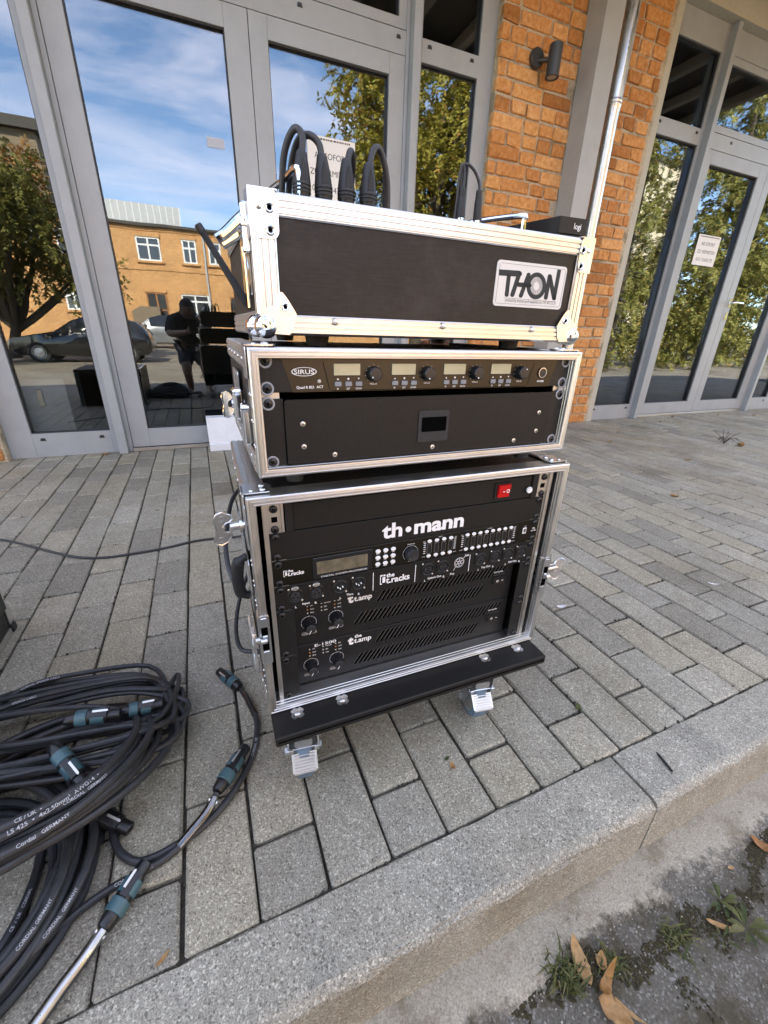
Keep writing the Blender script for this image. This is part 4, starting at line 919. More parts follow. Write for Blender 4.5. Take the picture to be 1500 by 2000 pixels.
xlr('second microphone plug, its cable looping to the first', .1052, -.0014, [(.1010, .064, .2250), (.0880, .070, .2340), (.0760, .085, .226), (.070, .11, .190), (.07, .13, .12)])
xlr('third microphone plug from the latch, with a small cable loop', .1358, .0014, [(.1440, .066, .2245), (.1510, .075, .2180), (.155, .095, .19), (.156, .115, .12)])
xlr('fourth microphone plug, cable arching away over the mixer', .1668, .0023, [(.1755, .064, .2290), (.1870, .068, .2335), (.2000, .074, .212), (.2060, .080, .18), (.206, .085, .12)])
for i, (lab, u, tip, lp) in enumerate((('slim jack plug with its cable bent to a sharp peak, nearer the microphone plugs', .3445, .3435, [(.3445, .1, .236), (.3395, .1, .2480), (.3370, .102, .2300), (.338, .106, .195), (.335, .11, .13)]), ('slim jack plug beside the bow handle, its cable bent over', .3764, .3746, [(.3735, .1, .228), (.3620, .1, .243), (.3470, .1, .2488), (.342, .103, .235), (.34, .108, .13)]))):
    b = Vector(cpt(TC, u, .10, H)); tp = Vector(cpt(TC, tip, .10, .2190)); a = (tp - b).normalized(); L = (tp - b).length
    t_ = thing('jack_cable', lab, 'cable', b, 0, 'slim jack cables plugged into the mixer')
    m2 = MB(); m2.tube(spline([tp - a * .005] + [Vector(cpt(TC, *p)) for p in lp], 7), .0023, 8); m2.build('sheath', 'cable', t_, b)
    m2 = MB(); m2.lathe([(.0078, -.004), (.0078, .018), (.007, .019)], b, a, 16); m2.build('jack_nut', 'plastic', t_, b)
    m2 = MB(); m2.lathe([(.0052, .019), (.0056, .020), (.0056, .0235), (.005, .024), (.005, .0255), (.0056, .026), (.0056, .028)], b, a, 16); m2.build('plug_collar', 'chrome', t_, b)
    m2 = MB(); m2.lathe([(.0066, .028), (.0068, .030), (.0060, L - .016), (.0056, L - .012), (.0050, L - .0115), (.0054, L - .010), (.0048, L - .007), (.0052, L - .006), (.0045, L)], b, a, 16); m2.build('boot', 'softblack', t_, b)
for u, d in ((.398, .105), (.412, .115)):
    m_ = MB(); m_.lathe([(.0085, 0), (.0085, .012), (.007, .015)], (u, d, H), (0, 0, 1), 16); top.b(m_, 'mixer_knob', 'plastic')

# presentation receiver box on the right end
t = Dev(TC, 'webcam_box', 'small black box with a white logo on the case top edge', 'box', .5150, .03, H)
m_ = MB(); v0 = H + .0115
A = [(.4870, .028), (.5445, .028), (.5495, .115), (.4800, .115)]
m_.prism([(.4870, v0), (.5450, v0 + .0012), (.5440, v0 + .0235), (.4862, v0 + .0225)], (0, .028, 0), (1, 0, 0), (0, 0, 1), (-.030, .12, 0)); t.b(m_, 'body', 'blackpaint')
m_ = MB(); m_.prism([(.488, H + .0022), (.541, H + .0022), (.541, v0), (.488, v0)], (0, .034, 0), (1, 0, 0), (0, 0, 1), (-.02, .09, 0)); t.b(m_, 'base_foot', 'teal')
m_ = MB(); m_.text('logi', .524, v0 + .0075, .0115, .0272, bold=.008); t.b(m_, 'lettering', 'white')

# rod antenna leaning out on the left
a, b = Vector(cpt(TC, -.0560, .10, .1290)), Vector(cpt(TC, -.0025, .10, .0370)); dr = (b - a); L = dr.length
t = thing('rod_antenna', 'black rod antenna leaning out beside the top case', 'antenna', b)
m_ = MB(); m_.lathe([(.0048, .010), (.0042, .012), (.0043, L * .35), (.0052, L * .7), (.0058, L * .85), (.0058, L)], a, dr, 14); m_.build('rod', 'softblack', t, b)
m_ = MB(); m_.lathe([(.0035, 0), (.0050, .001), (.0052, .010)], a, dr, 14); m_.build('tip', 'plastic', t, b)
m_ = MB(); dn = dr.normalized(); m_.lathe([(.0068, 0), (.0068, .012), (.0055, .014), (.0055, .022)], b - dn * .006, (dn + Vector((.6, .3, 0))), 14); m_.build('joint', 'plastic', t, b)
# ------------------------------------------------------------------ rack units
U = .04445; W19 = .4826
def panel(t, u0, v0, units, d, mat, screws=SCREW, th=.003, name='front_panel', eps=.0006, W19=W19, U=U):
    m_ = MB(); m_.box(u0, u0 + W19, d, d + th, v0 + eps, v0 + units * U - eps, .0006); p = t.b(m_, name, mat)
    for f in (u0 + .0096, u0 + W19 - .0096):
        for v in ([v0 + .0064, v0 + U - .0064] if units == 1 else [v0 + .0064, v0 + units * U - .0064]):
            t.inst('screw', screws, f, d, v, (0, random.uniform(0, 3), 0))
    return p
LU = .0254
# power distributor, set back between the rails
t = Dev(LC, 'power_distributor', 'black rack power strip with the red rocker switch', 'power strip', .265, .06, .3210)
m_ = MB(); m_.box(.0610, .4757, .0185, .20, .3200, .3610, .0008); t.b(m_, 'housing', 'blackpaint')
for a, b in ((.0500, .0608), (.4759, .4867)):
    m_ = MB(); m_.box(a, b, .0150, .06, .3200, .3640, .0005); t.b(m_, 'side_flange', 'blacksatin')
m_ = MB(); m_.box(.3985, .4300, .0155, .0184, .3270, .3550, .0012); sw = t.b(m_, 'switch_bezel', 'plastic')
m_ = MB(); m_.prism([(.0128, .3300), (.0154, .3302), (.0154, .3525), (.0098, .3525)], (.4030, 0, 0), (0, 1, 0), (0, 0, 1), (.0225, 0, 0)); t.b(m_, 'rocker', 'red', sw)
m_ = MB(); m_.text('O', .4205, .3385, .0085, .0100, bold=.02); t.b(m_, 'lettering', 'white', sw)
m_ = MB(); m_.box(.4105, .4140, .0100, .0102, .3403, .3415); t.b(m_, 'on_mark', 'white', sw)
m_ = MB(); m_.lathe([(.0058, 0), (.0058, .002), (.005, .003), (.0035, .0025), (0, .0025)], (.4690, .0150, .3365), (0, -1, 0), 20, False); t.b(m_, 'fuse_cap', 'offwhite')
# blank panel with the shop name
t = Dev(LC, 'blank_panel', 'black blank rack panel with large white lettering', 'rack panel', .265, .0176, .2751)
panel(t, LU, .2751, 1, .0176, 'blackpaint')
m_ = MB(); m_.text('th', .2132, .2848, .0350, .0172, bold=.03, fit=.0345); t.b(m_, 'lettering', 'white'); m_ = MB(); m_.prism(circ(.2412, .2940, .0050, 20), (0, .0176, 0), (1, 0, 0), (0, 0, 1), (0, -.0004, 0)); t.b(m_, 'lettering_dot', 'white'); m_ = MB(); m_.text('mann', .2976, .2848, .0350, .0172, bold=.035, fit=.0925); t.b(m_, 'lettering', 'white')
# signal processor
t = Dev(LC, 'signal_processor', 'rack signal processor with display, meters and big rotary knob', 'processor', .265, .0176, .2307)
panel(t, LU, .2307, 1, .0176, 'brushedblack'); d = .0176
m_ = MB(); m_.box(.0852, .1803, d - .0016, d, .2332, .2700, .0008); dis = t.b(m_, 'display_bezel', 'plastic')
m_ = MB(); m_.box(.0912, .1722, d - .0019, d - .0014, .2419, .2632); t.b(m_, 'display', 'lcddark', dis)
m_ = MB(); m_.text('DIGITAL SYSTEM PROCESSOR', .1345, .2352, .0042, d - .0018, sx=1.35); t.b(m_, 'lettering', 'white', dis)
def tracks_logo(m_, u, v, s, d):
    m_.box(u, u + s * .07, d - .0003, d, v - s * .35, v + s * .45); m_.box(u, u + s * .28, d - .0003, d, v + s * .45, v + s * .58); m_.box(u + s * .34, u + s * .52, d - .0003, d, v + s * .40, v + s * .58); m_.box(u, u + s * .2, d - .0003, d, v - s * .45, v - s * .35)
    m_.box(u + s * .24, u + s * .52, d - .0003, d, v - s * .30, v + s * .30)
    m_.text('the', u + s * .62, v + s * .22, s * .62, d - .0003, 'L', .03); m_.text('t.racks', u + s * .58, v - s * .42, s * .92, d - .0003, 'L', .03)
m_ = MB(); tracks_logo(m_, .0418, .2513, .0098, d); t.b(m_, 'logo', 'white')
for i in range(3):
    for j in range(3):
        u, v = .1900 + i * .0131, .2634 - j * .0117
        m_ = MB(); m_.lathe([(.0034, 0), (.0034, .0015), (.0028, .0021), (0, .0023)], (u, d, v), (0, -1, 0), 14, False); m_.v = [(u + (x - u) * 1.25, y, z) for x, y, z in m_.v]; t.b(m_, 'key', 'offwhite')
m_ = MB()
for i in range(3):
    for j in range(3): m_.text(('MUTE', 'EDIT', 'LINK')[(i + j) % 3], .1900 + i * .0131, .2634 - j * .0117 - .0055, .0024, d - .0003, bold=.02)
for k in range(26): a = R(-40 + k * 260 / 25); m_.box(.2476 + .0137 * math.cos(a) - .0004, .2476 + .0137 * math.cos(a) + .0004, d - .0003, d, .2496 + .0137 * math.sin(a) - .0004, .2496 + .0137 * math.sin(a) + .0004)
m_.text('PARAMETER', .2476, .2655, .0024, d - .0003); m_.text('ENTER', .2476, .2335, .0024, d - .0003)
m_.text('INPUTS', .302, .2705, .0024, d - .0003); m_.text('OUTPUTS', .400, .2705, .0024, d - .0003)
for u0, n_, st in ((.2815, 4, .0136), (.3545, 8, .0131)):
    for k in range(6):
        for u in (u0 - .0085, u0 + st * (n_ - 1) + .0085): m_.box(u - .002, u + .002, d - .0003, d, .2440 + k * .0038, .2440 + k * .0038 + .0010)
    for i in range(n_): m_.text(str(i + 1) if n_ == 8 else 'ABCD'[i], u0 + st * i, .2333, .0026, d - .0003)
    for s, v in (('EDIT', .2665), ('MUTE', .2378)): m_.text(s, u0 - .0095, v - .001, .0024, d - .0003); m_.text(s, u0 + st * (n_ - 1) + .0095, v - .001, .0024, d - .0003)
m_.text('FIR', .4985, .2555, .0042, d - .0003, bold=.03); m_.text('DSP 408', .4985, .2512, .0030, d - .0003, bold=.03); m_.text('USB', .4785, .2635, .0024, d - .0003); t.b(m_, 'lettering', 'white')
m_ = MB(); m_.lathe([(.0108, 0), (.0112, .002), (.0108, .010), (.0096, .0118), (.0070, .0112), (0, .0108)], (.2476, d, .2500), (0, -1, 0), 28, False)
for k in range(24): a = 2 * math.pi * k / 24; m_.box(.2476 + .0108 * math.cos(a) - .0006, .2476 + .0108 * math.cos(a) + .0006, d - .010, d - .002, .2500 + .0108 * math.sin(a) - .0006, .2500 + .0108 * math.sin(a) + .0006)
t.b(m_, 'rotary_knob', 'softblack')
for u0, n_, st in ((.2815, 4, .0136), (.3545, 8, .0131)):
    for i in range(n_):
        u = u0 + st * i
        m_ = MB(); m_.prism(rrect(u - .0041, u + .0041, .2430, .2615, .0018), (0, d, 0), (1, 0, 0), (0, 0, 1), (0, -.0008, 0)); mt = t.b(m_, 'level_meter', 'galv')
        m_ = MB(); m_.prism(rrect(u - .0036, u + .0036, .2435, .2610, .0015), (0, d - .0007, 0), (1, 0, 0), (0, 0, 1), (0, -.0004, 0)); t.b(m_, 'meter_window', 'plastic', mt)
        for v in (.2660, .2384):
            m_ = MB(); m_.lathe([(.0030, 0), (.0030, .0012), (.0024, .0018), (0, .0020)], (u, d, v), (0, -1, 0), 14, False); m_.v = [(u + (x - u) * 1.35, y, z) for x, y, z in m_.v]; t.b(m_, 'key', 'offwhite')
m_ = MB(); m_.box(.4735, .4815, d - .0012, d, .2490, .2610, .0006); us = t.b(m_, 'usb_socket', 'offwhite')
m_ = MB(); m_.box(.4750, .4800, d - .0014, d - .001, .2515, .2590); t.b(m_, 'socket_opening', 'lcddark', us)
# patch panel
t = Dev(LC, 'patch_panel', 'black patch panel with round sockets and white logo', 'patch panel', .265, .0176, .1862)
panel(t, LU, .1862, 1, .0176, 'blackpaint')
for i, (u, kind) in enumerate(((.0568, 'F'), (.0893, 'F'), (.1270, 'M'), (.1575, 'M'), (.2815, 'S'), (.3112, 'S'), (.3880, 'S'), (.4197, 'S'), (.4478, 'S'), (.4774, 'S'))):
    v = .2120 if kind != 'S' else .2126
    m_ = MB(); m_.prism(rrect(u - .0122, u + .0122, v - .0145, v + .0145, .004), (0, d, 0), (1, 0, 0), (0, 0, 1), (0, -.0009, 0)); m_.lathe([(.0118, .0008), (.0118, .0020), (.0108, .0026), (.0100, .0020), (.0098, -.004)], (u, d, v), (0, -1, 0), 28, False); sk = t.b(m_, 'socket', 'plastic')
    m_ = MB(); m_.lathe([(.0100, -.0020), (0, -.0020)], (u, d - .0021, v), (0, -1, 0), 24, False); t.b(m_, 'socket_bore', 'void', sk)
    if kind == 'F':
        m_ = MB(); m_.lathe([(.0074, -.001), (.0076, .0026), (.0072, .0032), (0, .0032)], (u, d, v - .001), (0, -1, 0), 22, False); m_.cur = 1
        for a in (210, 330, 90): m_.lathe([(.0014, .00335), (0, .00335)], (u + .0036 * math.cos(R(a)), d, v - .001 + .0036 * math.sin(R(a))), (0, -1, 0), 8, False)
        t.b(m_, 'insert', ['softblack', 'void'], sk)
        m_ = MB(); m_.lathe([(.0056, 0), (.0056, .0026), (.0046, .0036), (0, .0038)], (u, d, v + .0122), (0, -1, 0), 18, False); m_.v = [(x, y, v + .0122 + (z - v - .0122) * .62) for x, y, z in m_.v]; t.b(m_, 'release_latch', 'rail', sk)
    elif kind == 'M':
        for a in (200, 340, 270):
            m_ = MB(); m_.lathe([(.0011, 0), (.0011, .0030), (.0006, .0036)], (u + .0042 * math.cos(R(a)), d - .0005, v + .001 + .0042 * math.sin(R(a))), (0, -1, 0), 8); t.b(m_, 'pin', 'offwhite', sk)
        m_ = MB(); m_.box(u - .0012, u + .0012, d - .0026, d, v + .0045, v + .0095); t.b(m_, 'key_way', 'softblack', sk)
    else:
        m_ = MB(); m_.lathe([(.0062, -.001), (.0062, .0022), (.0045, .0024), (.0040, .0)], (u, d, v), (0, -1, 0), 22, False); m_.box(u - .0075, u + .0075, d - .0020, d, v - .0012, v + .0012); t.b(m_, 'insert', 'softblack', sk)
    for s in (1, -1):
        m_ = MB(); rivet(m_, (u - s * .0098, d - .0008, v + s * .0112), (0, -1, 0), .0019); t.b(m_, 'rivet', 'rail' if kind != 'S' else 'galv', sk)
m_ = MB(); d = .0172
for s, u, v in (('L', .0564, .1880), ('Input', .0723, .1912), ('R', .0876, .1885), ('L', .1274, .1880), ('Thru', .1430, .1912), ('R', .1584, .1885), ('L', .2783, .1880), ('System Out', .2970, .1912), ('R', .3153, .1885), ('L', .3873, .1880), ('Top Out', .4028, .1912), ('R', .4188, .1885), ('L', .4469, .1880), ('Sub Out', .4623, .1912), ('R', .4783, .1885), ('Top', .3318, .1908), ('Sub', .3588, .2235)): m_.text(s, u, v, .0056, d, bold=.02)
for u in (.1829, .2588, .3656): m_.box(u - .0005, u + .0005, d, d + .0004, .1915, .2252)
t.b(m_, 'lettering', 'white')
m_ = MB(); tracks_logo(m_, .1950, .2075, .0175, .0176); t.b(m_, 'logo', 'white')
m_ = MB(); d = .0173
def ring2(cx, cz, r, w_): 
    for i in range(28):
        a, b = 2 * math.pi * i / 28, 2 * math.pi * (i + 1) / 28; m_.poly([(cx + rr * math.cos(q), d, cz + rr * math.sin(q)) for q, rr in ((a, r), (a, r - w_), (b, r - w_), (b, r))][::-1])
ring2(.3444, .2132, .0098, .0007)
for k in range(6): ring2(.3444 + .0052 * math.cos(R(60 * k)), .2132 + .0052 * math.sin(R(60 * k)), .0034, .0005)
ring2(.3444, .2132, .0034, .0005)
for a in ((.3444 + .0075, .2132 + .0070, .3550, .2240), (.3444 - .0070, .2132 - .0075, .3340, .1985)):
    p, q = Vector((a[0], 0, a[1])), Vector((a[2], 0, a[3])); nn = Vector((-(q - p).z, 0, (q - p).x)).normalized() * .0004; m_.poly([(p + nn).to_tuple()[:1] + (d,) + (p + nn).to_tuple()[2:], (q + nn).to_tuple()[:1] + (d,) + (q + nn).to_tuple()[2:], (q - nn).to_tuple()[:1] + (d,) + (q - nn).to_tuple()[2:], (p - nn).to_tuple()[:1] + (d,) + (p - nn).to_tuple()[2:]])
t.b(m_, 'globe_emblem', 'white')
# amplifiers: ears in front, face set back
def slot_row(m_, u0, u1, v0, v1, d, lean=.013, pitch=.00875, w_=.0042):
    n_ = int((u1 - u0 - lean) / pitch); h = v1 - v0
    for i in range(n_ + 1):
        u = u0 + i * pitch; r = w_ / 2; pts = []
        dx, dz = lean, h; Ln = math.hypot(dx, dz); ax, az = dx / Ln, dz / Ln; px_, pz = -az, ax
        for k in range(7): a = math.pi * k / 6; pts.append((u + lean - r * 0 + (px_ * math.cos(a) + ax * math.sin(a)) * r, v1 + (pz * math.cos(a) + az * math.sin(a)) * r))
        for k in range(7): a = math.pi * k / 6; pts.append((u - (px_ * math.cos(a) + ax * math.sin(a)) * r, v0 - (pz * math.cos(a) + az * math.sin(a)) * r))
        yield pts
def amplifier(label, v0, named):
    t = Dev(LC, 'power_amplifier', label, 'amplifier', .265, .0176, v0, 'slotted black power amplifiers'); F = .0345; v1 = v0 + 2 * U
    for a, b, s in ((LU, .0540, LU + .0096), (.4830, LU + W19, LU + W19 - .0096)):
        m_ = MB(); m_.box(a, b, .0176, .0206, v0 + .0005, v1 - .0005, .0006); e = t.b(m_, 'rack_ear', 'blacksatin')
        for v in (v0 + .0064, v1 - .0064): t.inst('screw', SCREW, s, .0176, v, (0, random.uniform(0, 3), 0), e)
    m_ = MB(); m_.box(.0545, .4825, F, .28, v0 + .0008, v1 - .0008, .0008); face = t.b(m_, 'face', 'blacksatin')
    g = lambda u: -.03 + (u + .03) * 1.032
    gv = lambda v: v0 + (.581 - (.581 - v) * 1.032) - .0084        # measured for the lower unit (v0 = .0084)
    for (a, b, c, e) in ((.1985, .4655, .0590, .0790), (.1575, .4230, .0205, .0400)):
        for pts in slot_row(None, a, b, v0 + c, v0 + e, F):
            m_ = MB(); m_.poly([(x, F - .0003, z) for x, z in pts][::-1]); m_.cur = 1; n_ = len(pts); cx = sum(p[0] for p in pts) / n_; cz = sum(p[1] for p in pts) / n_
            dx, dz = pts[3][0] - pts[10][0], pts[3][1] - pts[10][1]; Ln = math.hypot(dx, dz); nx_, nz_ = -dz / Ln, dx / Ln
            o2 = [(x + (.0007 if (x - cx) * nx_ + (z - cz) * nz_ > 0 else -.0007) * nx_, z + (.0007 if (x - cx) * nx_ + (z - cz) * nz_ > 0 else -.0007) * nz_) for x, z in pts]
            for i in range(n_): j = (i + 1) % n_; m_.add([(pts[i][0], F - .0006, pts[i][1]), (pts[j][0], F - .0006, pts[j][1]), (o2[j][0], F - .0001, o2[j][1]), (o2[i][0], F - .0001, o2[i][1])], [(0, 1, 2, 3)])
            t.b(m_, 'vent_slot', ['void', 'slotrim'], face)
    m_ = MB(); d = F - .0004
    for u, ch in ((.0780, 'A'), (.1235, 'B')):
        cz = v0 + .0445
        for k in range(25): a = R(-125 + 90 + 180 + k * 250 / 24 - 35 + 0); a = R(225 - k * 270 / 24); m_.box(u + .0125 * math.cos(a) - .0005, u + .0125 * math.cos(a) + .0005, d, d + .0003, cz + .0125 * math.sin(a) - .0005, cz + .0125 * math.sin(a) + .0005)
        m_.text('CHANNEL ' + ch, u, v0 + .0222, .0036, d - .0001, sx=1.1)
        q = rrect(u - .0125, u + .0125, v0 + .0208, v0 + .0262, .0026); q2 = rrect(u - .0121, u + .0121, v0 + .0212, v0 + .0258, .0022)
        for i in range(len(q)): j = (i + 1) % len(q); m_.poly([(q[i][0], d, q[i][1]), (q[j][0], d, q[j][1]), (q2[j][0], d, q2[j][1]), (q2[i][0], d, q2[i][1])][::-1])
        for s, v in (('SIG', .0770), ('CLIP', .0700), ('PRO', .0632)): m_.text(s, u + .0035, v0 + v - .0012, .0032, d, 'L', .01)
    for s, v in (('POWER', .0770), ('BRI', .0700), ('PAR', .0632)): m_.text(s, .1045, v0 + v - .0012, .0032, d, 'L', .01)
    m_.text('POWER', .4490, v0 + .0640, .0042, d, bold=.02, sx=1.4)
    if named: m_.text('E-1500', .1045, v0 + .0800, .0078, d, bold=.02, sx=1.75)
    else:
        m_.text('E-1500', .1045, v0 + .0800, .0078, d, bold=.02, sx=1.75)
    t.b(m_, 'lettering', 'white', face)
    m_ = MB(); u, v = .1440, v0 + .0690; m_.text('t', u + .0055, v - .002, .0225, d, bold=.06); m_.text('the', u + .0125, v + .0095, .0098, d, 'L', .03); m_.text('t.amp', u + .0115, v - .0015, .0142, d, 'L', .03); t.b(m_, 'logo', 'white', face)
    for u, mt3 in ((.0768, ('ledgrey', 'amber', 'ledgrey')), (.1000, ('ledgrey',) * 3), (.1222, ('ledgrey', 'amber', 'ledgrey'))):
        for v, mt in zip((.0770, .0700, .0632), mt3): m_ = MB(); m_.sphere((u, F, v0 + v), .0014, 8, 6); t.b(m_, 'indicator', mt, face)
    for u in (.0780, .1235):
        cz = v0 + .0445; m_ = MB(); m_.lathe([(.0098, 0), (.0096, .004), (.0082, .0175), (.0078, .0185)], (u, F, cz), (0, -1, 0), 26, False)
        for k in range(14): a = 2 * math.pi * k / 14; m_.box(u + .0088 * math.cos(a) - .0007, u + .0088 * math.cos(a) + .0007, F - .014, F - .001, cz + .0088 * math.sin(a) - .0007, cz + .0088 * math.sin(a) + .0007)
        kn = t.b(m_, 'gain_knob', 'plastic')
        m_ = MB(); m_.lathe([(.0079, .0150), (.0080, .0190), (.0070, .0200), (0, .0203)], (u, F, cz), (0, -1, 0), 26, False); t.b(m_, 'knob_cap', 'softblack', kn)
        m_ = MB(); m_.add([(u - .0008, F - .0204, cz - .001), (u - .0040, F - .0201, cz - .0072), (u - .0027, F - .0201, cz - .0077), (u + .0003, F - .0204, cz - .001)], [(0, 1, 2, 3)]); t.b(m_, 'pointer', 'white', kn)
    m_ = MB(); m_.box(.4345, .4650, F - .0022, F, v0 + .0395, v0 + .0610, .0014); sw = t.b(m_, 'switch_bezel', 'plastic')
    m_ = MB(); m_.prism([(F - .0022, v0 + .0420), (F - .0055, v0 + .0420), (F - .0028, v0 + .0520), (F - .0045, v0 + .0585), (F - .0022, v0 + .0585)], (.4375, 0, 0), (0, 1, 0), (0, 0, 1), (.0245, 0, 0)); t.b(m_, 'rocker', 'blackpaint', sw)
    m_ = MB(); m_.text('O', .4445, v0 + .0465, .0065, F - .0062, bold=.02); m_.box(.4540, .4580, F - .0062, F - .0061, v0 + .0482, v0 + .0492); t.b(m_, 'lettering', 'white', sw)
amplifier('upper power amplifier, directly under the patch panel', .0973, True)
amplifier('lower power amplifier at the bottom of the lowest rack case', .0084, True)

# ---- middle case units
MU = .0118; MW_ = .5118; d = .0125
t = Dev(MC, 'wireless_receiver', 'four-channel wireless receiver with yellowish displays', 'receiver', .265, .0125, .1102)
m_ = MB(); m_.box(MU, MU + MW_, d, d + .003, .1107, .1555, .0006); t.b(m_, 'front_panel', 'blacksatin')
for f in (.0206, .5120):
    for v in (.1494, .1158): t.inst('screw', SCREWW, f, d, v, (0, random.uniform(0, 3), 0))
m_ = MB(); m_.prism([(.0399, .1540), (.4940, .1540), (.4815, .1107), (.0530, .1107)], (0, d, 0), (1, 0, 0), (0, 0, 1), (0, -.0008, 0)); t.b(m_, 'brushed_facing', 'brushedblack')
m_ = MB()
for a in (((.0945, .1490), (.1030, .1130)), ((.4455, .1490), (.4370, .1130)), ((.0975, .1525), (.4425, .1525)), ((.1060, .1118), (.4335, .1118))):
    p0, p1 = Vector(a[0]), Vector(a[1]); nn = Vector((-(p1 - p0).y, (p1 - p0).x)).normalized() * .0004; m_.poly([(q.x, d - .0010, q.y) for q in (p0 + nn, p0 - nn, p1 - nn, p1 + nn)])
t.b(m_, 'facing_groove', 'void')
for i in range(4):
    u0 = .1092 + i * .0843
    m_ = MB(); m_.box(u0 - .0008, u0 + .0382, d - .0016, d - .0006, .1306, .1472, .0005); bz = t.b(m_, 'display_bezel', 'plastic')
    m_ = MB(); m_.box(u0, u0 + .0374, d - .0021, d - .0012, .1313, .1465, .0004); t.b(m_, 'display', 'lcd', bz)
    for k in range(3):
        m_ = MB(); m_.box(u0 + .0008 + k * .0149, u0 + .0102 + k * .0149, d - .0034, d - .0006, .1172, .1233, .0007); t.b(m_, 'key', 'greykey')
    ku = u0 + .0570; m_ = MB(); m_.lathe([(.0100, 0), (.0097, .006), (.0092, .0105), (.0080, .0118), (0, .0120)], (ku, d - .0008, .1331), (0, -1, 0), 28, False)
    for k in range(20): a = 2 * math.pi * k / 20; m_.box(ku + .0096 * math.cos(a) - .0005, ku + .0096 * math.cos(a) + .0005, d - .009, d - .002, .1331 + .0096 * math.sin(a) - .0005, .1331 + .0096 * math.sin(a) + .0005)
    kn = t.b(m_, 'volume_knob', 'plastic')
    a = R((215, 255, 250, 60)[i]); m_ = MB(); m_.sphere((ku + .0066 * math.cos(a), d - .0126, .1331 + .0066 * math.sin(a)), .0011, 8, 6); t.b(m_, 'pointer', 'offwhite', kn)
m_ = MB(); dd = d - .0010
for i in range(4):
    u0 = .1092 + i * .0843
    for k, s in enumerate(('IR', 'SET', 'SCAN')): m_.text(s, u0 + .0055 + k * .0149, .1128, .0034, dd, bold=.01)
    m_.poly([(u0 + .0040, dd, .1256), (u0 + .0070, dd, .1256), (u0 + .0055, dd, .1280)]); m_.poly([(u0 + .0338, dd, .1280), (u0 + .0353, dd, .1256), (u0 + .0368, dd, .1280)]); m_.poly([(x, dd, z) for x, z in circ(u0 + .0204, .1268, .0014, 10)])
    m_.text('VOL-' + 'ABCD'[i], u0 + .0570, .1186, .0036, dd, bold=.01)
    for k in range(9): a = R(225 - k * 270 / 8); m_.poly([(u0 + .0570 + .0118 * math.cos(a) + x, dd, .1331 + .0118 * math.sin(a) + z) for x, z in ((-.0004, -.0004), (.0004, -.0004), (.0004, .0004), (-.0004, .0004))])
m_.text('SIRUS', .0693, .1335, .0080, dd, bold=.012, sx=1.35); m_.text('Quad R 823', .0700, .1152, .0046, dd, bold=.02, sx=1.05); m_.text('ACT', .0897, .1155, .0046, dd, bold=.02); m_.text('POWER', .4640, .1178, .0040, dd, bold=.03)
t.b(m_, 'lettering', 'white')
m_ = MB()
for s, w_ in ((1.0, .0007), (.93, .0005)):
    for i in range(40):
        a, b = 2 * math.pi * i / 40, 2 * math.pi * (i + 1) / 40
        if s < 1 and abs(math.cos((a + b) / 2)) < .75: continue
        q = [(.0693 + (.0168 * s - w_ * k) * math.cos(x), dd, .1364 + (.0056 * s - w_ * k) * math.sin(x)) for x, k in ((a, 0), (a, 1), (b, 1), (b, 0))]; m_.poly(q[::-1])
t.b(m_, 'oval_emblem', 'white')
m_ = MB(); m_.lathe([(.0086, 0), (.0086, .0016), (.0074, .0022), (.0064, .0014), (0, .0016)], (.4643, d - .0008, .1325), (0, -1, 0), 26, False); pb = t.b(m_, 'power_button', 'plastic')
m_ = MB(); m_.lathe([(.0080, .0023), (.0070, .0024), (.0069, .0017)], (.4643, d - .0008, .1325), (0, -1, 0), 26, False); t.b(m_, 'button_ring', 'galv', pb)
m_ = MB(); rivet(m_, (.0891, d - .0008, .1241), (0, -1, 0), .0026); t.b(m_, 'indicator', 'ledgrey')
t = Dev(MC, 'drawer_unit', 'flat black rack drawer with a recessed pull', 'drawer', .265, .0125, .0133)
for a, b, f in ((MU, .0400, .0203), (.4945, MU + MW_, .5118)):
    m_ = MB(); m_.box(a, b, d, d + .003, .0110, .1028, .0006); fl = t.b(m_, 'mounting_flange', 'blacksatin')
    for v in (.0183, .0970): t.inst('screw', SCREWW, f, d - .0002, v, (0, random.uniform(0, 3), 0), fl)
m_ = MB(); m_.prism(rrect(.0405, .4935, .0140, .1015, .0040), (0, d - .0005, 0), (1, 0, 0), (0, 0, 1), (0, -.0035, 0)); fr_ = t.b(m_, 'drawer_front', 'blackpaint')
m_ = MB(); m_.prism(rrect(.2390, .2915, .0322, .0800, .0036), (0, d - .0040, 0), (1, 0, 0), (0, 0, 1), (0, -.0018, 0)); h = t.b(m_, 'pull_plate', 'softblack', fr_)
m_ = MB(); m_.prism(rrect(.2442, .2872, .0480, .0702, .0012), (0, d - .0058, 0), (1, 0, 0), (0, 0, 1), (0, -.0003, 0)); t.b(m_, 'pull_opening', 'void', fr_)
for u, v in ((.0637, .0693), (.0638, .0379), (.1076, .0233), (.2665, .0229), (.4246, .0226), (.4700, .0366), (.4701, .0681)): t.inst('screw', SCREWS, u, d - .0040, v, (0, random.uniform(0, 3), 0), fr_)
for a, b in ((.0125, .0360), (.4990, .5210)): m_ = MB(); m_.box(a, b, d + .0035, d + .006, .0125, .1535); mcase.b(m_, 'rack_rail', 'rail')
m_ = MB(); m_.box(.045, .49, .05, .06, .013, .153); mcase.b(m_, 'dark_inner_panel', 'void')
